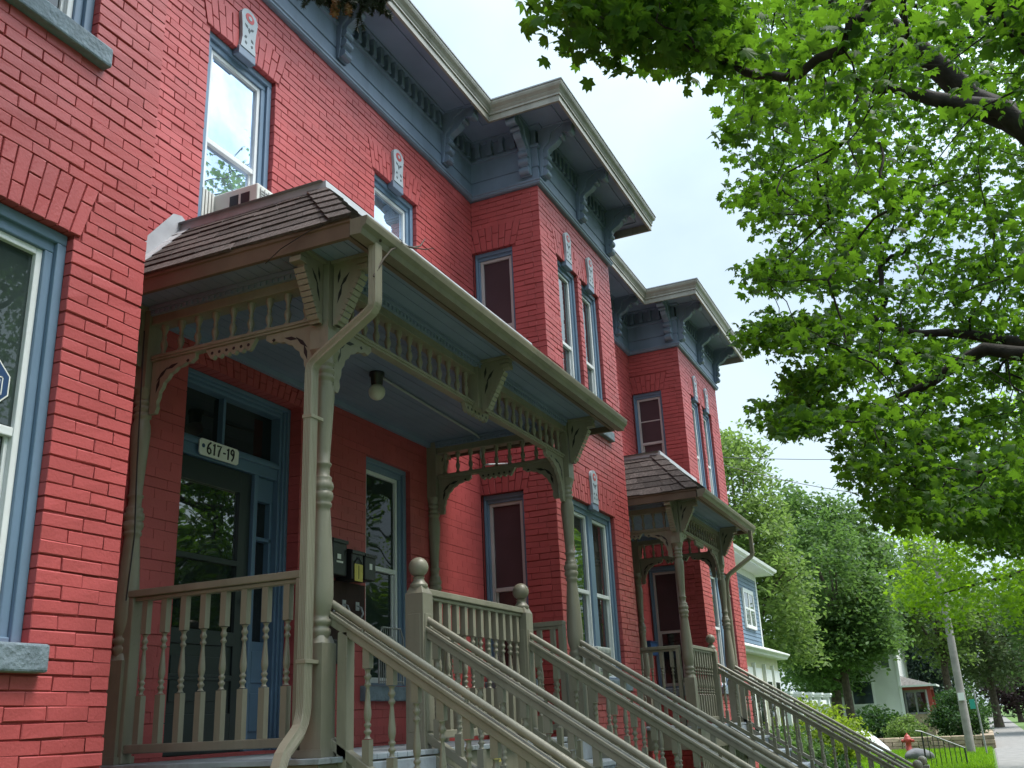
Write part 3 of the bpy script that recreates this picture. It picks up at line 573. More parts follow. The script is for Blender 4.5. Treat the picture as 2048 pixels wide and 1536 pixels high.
def porch(label, xl, xr, yf, yb, ex0, ex1, ey, mids, rails, ds):
    root = empty('front_porch', ((xl+xr)/2, yf, 0), label, 'porch', 'front porches on the red brick house')
    pm = {}
    for x in (xl, xr):
        for y in (yf, yb): inst('post', POST, (x, y, 0), root)
    # deck
    d = MB(); n = 12; dy0, dy1 = yf-.14, YM-.02
    for i in range(int((xr-xl+.36)/.11)):
        a = xl-.18+i*.11; d.box(a, a+.106, dy0, dy1, FZ-.03, FZ-.001+random.uniform(-.001, .001))
    d.build('deck', 'deck', root, bevel=.003)
    s = MB(); s.box(xl-.15, xr+.15, dy0+.03, dy0+.07, FZ-.27, FZ-.034); s.box(xl-.15, xl-.11, dy0+.07, dy1, FZ-.27, FZ-.034); s.box(xr+.11, xr+.15, dy0+.07, dy1, FZ-.27, FZ-.034)
    s.build('deck_fascia', 'olive', root)
    s = MB()
    for i in range(int((xr-xl+.2)/.09)):
        s.box(xl-.1+i*.09, xl-.1+i*.09+.05, dy0+.05, dy0+.065, .02, FZ-.27)
    for i in range(12): s.box(xl-.1, xr+.1, dy0+.066, dy0+.08, .06+i*.1, .06+i*.1+.05)
    s.build('lattice', 'olive', root)
    # beams, spindle friezes
    def frieze(a, b, fixed, axis):
        fr = Fr(a, fixed, 1, 0) if axis == 'x' else Fr(fixed, a, 0, -1)
        Lh = abs(b-a); f = MB(); w = .07
        f.fbox(fr, w, Lh-w, -.045, .045, 4.215, CEIL); f.fbox(fr, w, Lh-w, -.055, .055, 4.205, 4.222)
        f.fbox(fr, w, Lh-w, -.03, .03, 3.955, 3.995); f.fbox(fr, w, Lh-w, -.04, .04, 3.97, 3.985)
        for q in (0, 1):
            fn = (lambda a_, h, c: fr(w+a_, c, 3.955+h)) if q == 0 else (lambda a_, h, c: fr(Lh-w-a_, c, 3.955+h))
            spandrel(f, fn, .36 if Lh > 2 else .3)
        if not (axis == 'x' and mids): drop(f, lambda a_, h, c: fr(Lh/2+a_, c, 3.955+h), .25 if Lh > 2 else .2)
        else:
            for mx_ in mids:
                u = mx_-a; f.fbox(fr, u-.085, u+.085, -.07, .07, 3.93, CEIL); drop(f, lambda a_, h, c: fr(u+a_, c, 3.955+h), .22)
        fo = f.build('spindle_frieze', ['olive', 'ink'], root, bevel=.004)
        t = MB()
        for s_ in (-1, 1): t.fbox(fr, w, Lh-w, s_*.046, s_*.068, 4.27, CEIL-.002); t.fbox(fr, w, Lh-w, s_*.07, s_*.085, 4.30, CEIL-.002)
        n_ = int(Lh/.05)
        for i in range(n_): t.fbox(fr, w+(Lh-2*w)*(i+.25)/n_, w+(Lh-2*w)*(i+.75)/n_, .068, .078, 4.272, 4.298)
        t.build('crown_trim', 'dkblue', fo)
        segs = [(w, Lh-w)] if not (axis == 'x' and mids) else list(zip([w]+[m-a+.085 for m in mids], [m-a-.085 for m in mids]+[Lh-w]))
        for u0, u1 in segs:
            k = max(2, int((u1-u0)/.142))
            for i in range(k):
                p = fr(u0+(u1-u0)*(i+.5)/k, 0, 3.993); inst('spindle', SPIN, p, fo)
    frieze(xl, xr, yf, 'x'); frieze(yb, yf, xl, 'y'); frieze(yb, yf, xr, 'y')
    # corbels
    def cor(x, y, dx, dy):
        c = MB(); px, py = -dy, dx; o = .07
        corbel(c, lambda a, h, q: (x+dx*(o+a*.68)+px*q*.72, y+dy*(o+a*.68)+py*q*.72, CEIL-.42+h*.84)); c.build('bracket', ['olive', 'ink'], root, bevel=.003)
    for x in (xl, xr): cor(x, yf, 0, -1)
    for y in (yf, yb): cor(xl, y, -1, 0); cor(xr, y, 1, 0)
    for m in mids: cor(m, yf-.0, 0, -1)
    # ceiling and roof
    c = MB(); k = int((YM-ey-.04)/.09)
    for i in range(k): ya = ey+.03+(YM-.01-ey-.03)*i/k; c.box(ex0+.03, ex1-.03, ya+.0025, ya+(YM-.04-ey)/k-.0025, CEIL+random.uniform(0, .002), CEIL+.03)
    c.box(ex0+.03, ex1-.03, ey+.03, YM-.01, CEIL+.012, CEIL+.02)
    c.box(xl+.07, xr-.07, YM-.05, YM-.012, CEIL-.05, CEIL-.001)
    ce = c.build('ceiling', 'dkblue', root)
    f = MB(); f.sweep([(ex0, YM-.01), (ex0, ey), (ex1, ey), (ex1, YM-.01)], [(-.03, EZ), (0, EZ), (0, EZ+.09), (.012, EZ+.095), (.012, EZ+.125), (-.03, EZ+.125)])
    f.build('fascia', 'brownwood', root, bevel=.003)
    ins, top = .607, 5.075; e0 = EZ+.135
    rb = MB(); A = [(ex0, YM-.01, e0-.012), (ex0, ey, e0-.012), (ex1, ey, e0-.012), (ex1, YM-.01, e0-.012)]; T = [(ex0+ins, YM-.01, top), (ex0+ins, ey+ins, top), (ex1-ins, ey+ins, top), (ex1-ins, YM-.01, top)]
    rb.add(A+T, [(0, 1, 5, 4), (1, 2, 6, 5), (2, 3, 7, 6), (4, 5, 6, 7)]); roof = rb.build('roof', 'shingle', root)
    sh = MB(); NCR = 7
    def slope(p0, p1, q0, q1, nrm):                # lower edge p0->p1, upper edge q0->q1
        p0, p1, q0, q1, nrm = map(Vector, (p0, p1, q0, q1, nrm))
        for r in range(NCR):
            t0 = r/NCR-(.03 if r == 0 else .004); t1 = (r+1)/NCR+.05
            a0 = p0.lerp(q0, t0); a1 = p1.lerp(q1, t0); b0 = p0.lerp(q0, min(t1, 1)); b1 = p1.lerp(q1, min(t1, 1))
            Ls = (a1-a0).length; u = random.uniform(-.3, 0); cuts = []
            while u < Ls: cuts.append(max(0, u)); u += random.choice((.14, .2, .26, .32))
            cuts.append(Ls)
            for x0, x1 in zip(cuts[:-1], cuts[1:]):
                if x1-x0 < .02: continue
                f0, f1 = x0/Ls, (x1-.003)/Ls; th = .012+random.uniform(0, .006); sag = random.uniform(-.008, .008)
                dn = (p0-q0).normalized()*sag
                lo0 = a0.lerp(a1, f0)+dn; lo1 = a0.lerp(a1, f1)+dn; hi0 = b0.lerp(b1, f0); hi1 = b0.lerp(b1, f1)
                V_ = [lo0+nrm*th, lo1+nrm*th, hi1+nrm*.003, hi0+nrm*.003, lo0, lo1, hi1-nrm*.004, hi0-nrm*.004]
                sh.add([tuple(v) for v in V_], [(0, 1, 2, 3), (0, 4, 5, 1), (0, 3, 7, 4), (1, 5, 6, 2), (4, 7, 6, 5)])
    sl = math.hypot(ins, top-e0); ca, sa = (top-e0)/sl, ins/sl
    slope((ex0, YM-.02, e0), (ex0, ey, e0), (ex0+ins, YM-.02, top), (ex0+ins, ey+ins, top), (-ca, 0, sa))
    slope((ex0, ey, e0), (ex1, ey, e0), (ex0+ins, ey+ins, top), (ex1-ins, ey+ins, top), (0, -ca, sa))
    slope((ex1, ey, e0), (ex1, YM-.02, e0), (ex1-ins, ey+ins, top), (ex1-ins, YM-.02, top), (ca, 0, sa))
    sh.build('shingles', 'shingle', roof)
    for (p, q, sx) in (((ex0, ey, e0), (ex0+ins, ey+ins, top), -1), ((ex1, ey, e0), (ex1-ins, ey+ins, top), 1)):
        p, q = Vector(p), Vector(q); m = 6; hp = MB()
        for i in range(m):
            c0 = p.lerp(q, i/m-.03); c1 = p.lerp(q, min(1, (i+1)/m+.03)); th = .024
            side1 = Vector((sx*.0, 1, 0))*.16; side2 = Vector((-sx, 0, 0))*.16
            up = Vector((sx*.5, -.5, .7)).normalized(); lo = up*th; hi = up*.010
            dn1 = Vector((0, .16, 0))+up*.01; dn2 = Vector((-sx*.16, 0, 0))+up*.01
            def ring(c, o): return [c+dn1+o, c+dn1*.3+o*1.15, c+o*1.2, c+dn2*.3+o*1.15, c+dn2+o]
            V_ = [tuple(v) for v in ring(c0, lo)+ring(c1, hi)+ring(c0, lo*.2)]
            hp.add(V_, [(k, k+1, k+6, k+5) for k in range(4)]+[(10+k, 11+k, k+1, k) for k in range(4)], 0, False)
        hp.build('hip_cap', 'shingle', roof)
    ed = MB(); ed.sweep([(ex0+ins, YM-.012), (ex0+ins, ey+ins), (ex1-ins, ey+ins), (ex1-ins, YM-.012)], [(-.1, top+.03), (.012, top+.03), (.026, top-.035), (.032, top-.035), (.018, top+.048), (-.1, top+.048)])
    ed.add([(ex0+ins-.05, YM-.012, top+.042), (ex0+ins-.05, ey+ins, top+.042), (ex1-ins+.05, ey+ins, top+.042), (ex1-ins+.05, YM-.012, top+.042)], [(0, 1, 2, 3)])
    ed.build('drip_edge', 'metal', roof)
    for sx, ex in ((1, ex0), (-1, ex1)):
        fl = MB()
        q = [(ex-.0*sx, e0-.02), (ex+sx*ins, top), (ex+sx*(ins+.12), top), (ex+sx*(ins+.12), top+.04), (ex+sx*(ins-.02), top+.11), (ex+sx*(ins-.1), top+.09), (ex-sx*.02, e0+.10)]
        fl.prism(q, lambda a, h, c_: (a, YM-.014-c_, h), 0, .006)
        fl.prism([(ex-.0, e0), (ex+sx*ins, top), (ex+sx*ins, top+.02), (ex, e0+.025)], lambda a, h, c_: (a, YM-.02-c_, h), 0, .09)
        fl.build('flashing', 'metal', roof)
    # gutter
    gt = MB(); gp = [(.013, EZ+.0), (.085, EZ-.005), (.095, EZ+.03), (.12, EZ+.05), (.128, EZ+.085), (.128, EZ+.1), (.118, EZ+.1), (.112, EZ+.07), (.08, EZ+.02), (.02, EZ+.012), (.016, EZ+.1), (.013, EZ+.1)]
    gt.sweep([(ex0-.015, ey), (ex1+.015, ey)], gp)
    for x in (ex0-.018, ex1+.015):
        gt.prism([(o, z) for o, z in gp[:6]]+[(.013, EZ+.1)], lambda a, h, c_: (x+c_, ey-a, h), 0, .004)
    gutter = gt.build('gutter', 'gutter', root)
    dsb = MB()
    def pipe(pts):
        P = [Vector(p) for p in pts]; S_ = []
        for i in range(len(P)-1):
            n_ = max(2, int((P[i+1]-P[i]).length/.03))
            for k in range(n_): S_.append(P[i].lerp(P[i+1], k/n_))
        S_.append(P[-1])
        for _ in range(2): S_ = [S_[0]]+[(S_[i-1]+S_[i]*2+S_[i+1])/4 for i in range(1, len(S_)-1)]+[S_[-1]]
        sc = []
        for i, p in enumerate(S_):
            t0 = (S_[i]-S_[max(i-1, 0)]).normalized(); t1 = (S_[min(i+1, len(S_)-1)]-S_[i]).normalized()
            bend = 0 < i < len(S_)-1 and t0.dot(t1) < .995
            sc.append(1-.05*(i % 2) if bend else 1)
        dsb.tube(S_, sc, rect=(.026, .033))
        for k in (-3, -1.5, 0, 1.5, 3):              # corrugation ribs
            off = Vector((k*.009, -.0265, 0)); dsb.tube([p+off for p in S_], .0035, 5)
            off = Vector((-.0335, k*.007, 0)); dsb.tube([p+off for p in S_], .0032, 5)
    pipe(ds)
    for z in (1.95, 3.3): 
        if ds[3][2] > z > ds[4][2]: dsb.box(ds[3][0]-.039, ds[3][0]+.08, ds[3][1]-.034, ds[3][1]+.03, z, z+.02)
    dsb.build('downspout', 'olive_light', gutter, bevel=.008)
    # level railings: (x0,y0,x1,y1, end post width)
    for (ax, ay, bx, by, h0, h1) in rails:
        a, b = Vector((ax, ay, 0)), Vector((bx, by, 0)); d_ = (b-a).normalized(); Lr = (b-a).length
        fr = Fr(ax, ay, d_.x, d_.y); r = MB()
        r.fbox(fr, 0, Lr, -.045, .045, 2.425, 2.468); r.fbox(fr, h0, Lr-h1, -.028, .028, 2.40, 2.424)
        if h0: r.fbox(fr, 0, h0, -.042, .042, FZ, 2.425)
        if h1: r.fbox(fr, Lr-h1, Lr, -.042, .042, FZ, 2.425)
        ro = r.build('railing', 'olive', root, bevel=.006)
        r = MB(); r.fbox(fr, h0, Lr-h1, -.03, .03, 1.535, 1.585); r.build('bottom_rail', 'olive', ro, bevel=.006)
        k = max(1, int(round((Lr-h0-h1)/(.146 if h0 > .06 else .128))))
        for i in range(k):
            inst('baluster', BALU, fr(h0+(Lr-h0-h1)*(i+.5)/k, 0, 1.583), ro)
    return root

P1 = porch('near porch with taupe spindle frieze, brown shingle roof and the house number door behind it', 4.60, 8.52, 3.24, 4.66, 4.25, 8.92, 2.84, [6.63],
      [(4.60, 4.655, 4.60, 3.34, .09, .04), (5.766, 3.24, 7.284, 3.24, 0, 0), (8.52, 4.62, 8.52, 3.34, .05, .05)],
      [(4.42, 2.775, 4.28), (4.42, 2.775, 3.88), (4.45, 3.225, 3.63), (4.45, 3.225, 3.5), (4.45, 3.225, 1.70), (4.42, 3.225, 1.62), (4.24, 3.2, 1.50), (4.17, 3.18, 1.36), (4.17, 3.18, .2)])
P2 = porch('far porch with taupe turned posts and brown shingle roof between the two red brick bays', 12.78, 15.2, 3.34, 4.66, 12.43, 15.62, 2.93, [],
      [(12.78, 4.62, 12.78, 3.44, .05, .05), (12.86, 3.34, 14.01, 3.34, 0, 0)],
      [(15.42, 2.86, 4.28), (15.42, 2.86, 3.9), (15.31, 3.25, 3.62), (15.33, 3.3, 3.5), (15.33, 3.3, 1.8), (15.33, 3.3, 1.6), (15.33, 3.25, 1.0), (15.33, 3.25, .6), (15.33, 3.25, .2)])

# ------------------------------------------------------------------ stairs
SL_ = .636
def stairs(label, x0, x1, yt, balls, n=8, r0=None, r1=None):
    root = empty('porch_stairs', ((x0+x1)/2, yt-.1, 0), label, 'stairs', 'wooden stairs down from the porches')
    run_, rise = .29, FZ/n; y0 = yt-.14
    for i in range(n-1):
        z = FZ-rise*(i+1); y = y0-run_*i
        t = MB(); t.box(x0+.05, x1-.05, y-run_-.025, y+.01, z-.038, z); t.box(x0+.06, x1-.06, y-.002, y+.018, z+.002, z+rise-.04)
        t.build('step', 'deck', root, bevel=.006)
    for x in (x0+.02, x1-.06):
        s = MB(); yb = y0-run_*(n-1)-.05
        s.prism([(y0, FZ-.28), (y0, FZ-.04), (yb, .1), (yb, 0), (yb+.32, 0)], lambda a, h, c: (x+c, a, h), 0, .04); s.build('stringer', 'olive', root)
    for x, ball in ((x0, balls[0]), (x1, balls[1])):
        def zl(y, off): return off-SL_*(yt-y)
        yA, yB = yt-.04, yt-2.36
        h = MB()
        def bar(off0, off1, hw): h.prism([(yA, zl(yA, off0)), (yA, zl(yA, off1)), (yB, zl(yB, off1)), (yB, zl(yB, off0))], lambda a, q, c: (x+c, a, q), -hw, hw)
        bar(2.235, 2.262, .042); bar(2.185, 2.235, .03)
        rail = h.build('rail', 'olive', root, bevel=.005)
        w = MB(); w.tube([(x, yA+.01, zl(yA, 2.308)), (x, yB-.08, zl(yB-.08, 2.308))], .0215, 12)
        for q in range(4):
            y = yA-.2-q*.62; w.tube([(x, y, zl(y, 2.25)), (x, y, zl(y, 2.3))], .011, 6)
        w.build('hand_rail', 'olive', rail)
        h = MB(); bar(1.555, 1.612, .03); h.build('bottom_rail', 'olive', root, bevel=.004)
        k = 15
        for i in range(k):
            y = yA-.085-(yA-yB-.1)*i/k
            inst('baluster', BALS, (x, y, zl(y, 1.60)), root)
        p = MB(); w = .066
        if ball:
            p.box(x-w, x+w, yt-w, yt+w, FZ-.6, 2.43); p.lathe([(w*1.414, 2.43), (w*.95, 2.478)], x, yt, 0, 4, fn=lambda q: tuple(Vector(rot45(q))+Vector((x, yt, 0))))
            p.box(x-w+.02, x+w-.02, yt-w-.005, yt-w, FZ+.1, 2.3); p.box(x-w-.005, x-w, yt-w+.02, yt+w-.02, FZ+.1, 2.3)
            p.lathe([(.05, 2.46), (.06, 2.475), (.06, 2.49), (.042, 2.51), (.034, 2.525), (.04, 2.54)], x, yt, 0, 16); p.sphere((x, yt, 2.605), .066, n=20)
            p.build('newel_post', 'olive', root, bevel=.005)
        else:
            p.box(x-.03, x+.045, yt-.16, yt-.097, FZ-.5, zl(yt-.1, 2.18)); p.build('half_post', 'olive', root, bevel=.004)
        p = MB(); w = .075; zt = zl(yB, 2.34); p.box(x-w, x+w, yB-.08-w, yB-.08+w, 0, zt); p.sphere((x, yB-.08, zt+.06), .06)
        p.build('foot_post', 'olive', root, bevel=.005)
    return root
stairs('nearest wooden stairs with taupe turned balusters rising to the house number door', 4.66, 5.70, 3.24, (0, 1))
stairs('second wooden stairs with taupe handrails at the right half of the near porch', 7.35, 8.50, 3.24, (1, 0))
stairs('shaded wooden stairs descending from the far porch beside the second brick bay', 14.08, 15.2, 3.34, (1, 0))
# ------------------------------------------------------------------ foliage
def outline(kind):
    if kind == 'maple':
        a = [(-90, .22), (-66, .50), (-38, .80), (-22, .60), (-8, .70), (8, 1.02), (20, .80), (34, .62), (48, .86), (60, 1.05), (72, .80), (82, .92), (90, 1.16)]
        pts = a+[(180-t, r) for t, r in reversed(a[1:-1])]
        return np.array([(r*math.cos(R(t)), r*math.sin(R(t))+.0) for t, r in pts])*.52
    if kind == 'oval': return np.array([(0, -.5), (.26, -.12), (.22, .22), (0, .55), (-.22, .22), (-.26, -.12)])
    return np.array([(0, -.5), (.2, 0), (0, .5), (-.2, 0)])
def leaf_mesh(name, centers, size, kind, mat, up=.9, svar=.3, droop=.12):
    n = len(centers); T = outline(kind); k = len(T)
    nrm = rng.normal(size=(n, 3)); nrm[:, 2] = np.abs(nrm[:, 2])+up; nrm /= np.linalg.norm(nrm, axis=1)[:, None]
    t = rng.normal(size=(n, 3)); t -= nrm*(t*nrm).sum(1)[:, None]; t /= np.linalg.norm(t, axis=1)[:, None]; b = np.cross(nrm, t)
    s = size*(1+svar*rng.uniform(-1, 1, n))
    loc = T[None, :, 0, None]*t[:, None, :]+T[None, :, 1, None]*b[:, None, :]
    r2 = (T**2).sum(1)*4
    loc = loc-nrm[:, None, :]*(r2[None, :, None]*droop*rng.uniform(.2, 1.6, n)[:, None, None])
    V = centers[:, None, :]+loc*s[:, None, None]
    if kind == 'maple':
        V = np.concatenate([centers[:, None, :], V], 1); q = np.arange(k)
        F = np.stack([np.zeros(k, int), 1+q, 1+(q+1) % k], 1); m = k+1
    else:
        F = np.array([[0, i, i+1] for i in range(1, k-1)]); m = k
    idx = (np.arange(n)[:, None, None]*m+F[None]).reshape(-1, 3)
    me = bpy.data.meshes.new(name); V = V.reshape(-1, 3)
    me.vertices.add(len(V)); me.vertices.foreach_set('co', V.ravel().astype(np.float32))
    me.loops.add(idx.size); me.loops.foreach_set('vertex_index', idx.ravel().astype(np.int32))
    me.polygons.add(len(idx)); me.polygons.foreach_set('loop_start', np.arange(0, idx.size, 3, dtype=np.int32))
    me.update(calc_edges=True); me.materials.append(M_[mat]); return me
def link(name, me, parent, **kw):
    o = bpy.data.objects.new(name, me); COL.objects.link(o)
    if parent: o.parent = parent
    return tag(o, **kw)
def crown_points(cr, frac=.35):
    out = []
    for (cx, cy, cz, rx, ry, rz, n) in cr:
        p = rng.normal(size=(n, 3)); p /= np.linalg.norm(p, axis=1)[:, None]
        r = rng.uniform(frac, 1, n)**.5
        lump = 1+.16*np.sin(p[:, 0]*5+cx)*np.sin(p[:, 1]*6+cy)+.12*np.sin(p[:, 2]*7+cz)
        out.append(np.array([cx, cy, cz])+p*np.array([rx, ry, rz])*(r*lump)[:, None])
    return np.concatenate(out)
def tree(name, label, cat, base, crowns, per, spread, size, mat, rad=.2, kind='oval', up=.6, group=None, trunk_mat='bark', hub=.55, flat=.6, limb_n=9):
    root = empty(name, base, label, cat, group); B = Vector(base)
    cl = crown_points(crowns); m = len(cl)
    pts = np.repeat(cl, per, 0)+rng.normal(size=(m*per, 3))*np.array([spread, spread, spread*flat])
    link('crown', leaf_mesh('crown', pts-np.array(base), size, kind, mat, up), root)
    zc = sum(c[2] for c in crowns)/len(crowns); cxy = Vector((sum(c[0] for c in crowns)/len(crowns), sum(c[1] for c in crowns)/len(crowns), zc))
    t = MB(); top = Vector((cxy.x, cxy.y, max(c[2]+c[5]*.5 for c in crowns)))
    P = [B, B.lerp(top, .12)+Vector((.03, .02, 0)), B.lerp(top, .35)+Vector((-.05, .04, 0)), B.lerp(top, .6)+Vector((.06, -.05, 0)), top]
    t.tube(P, [rad*1.35, rad, rad*.85, rad*.55, rad*.12], 10)
    if rad > .05:
        for i in range(limb_n):
            q = Vector(cl[rng.integers(m)]); f = rng.uniform(.3, .75); s = B.lerp(top, f); mid = s.lerp(q, .5)+Vector((0, 0, .12*(q-s).length))
            t.tube([s, mid, q], [rad*.42, rad*.25, rad*.06], 6)
    t.build('trunk' if rad > .05 else 'stem', trunk_mat, root); return root

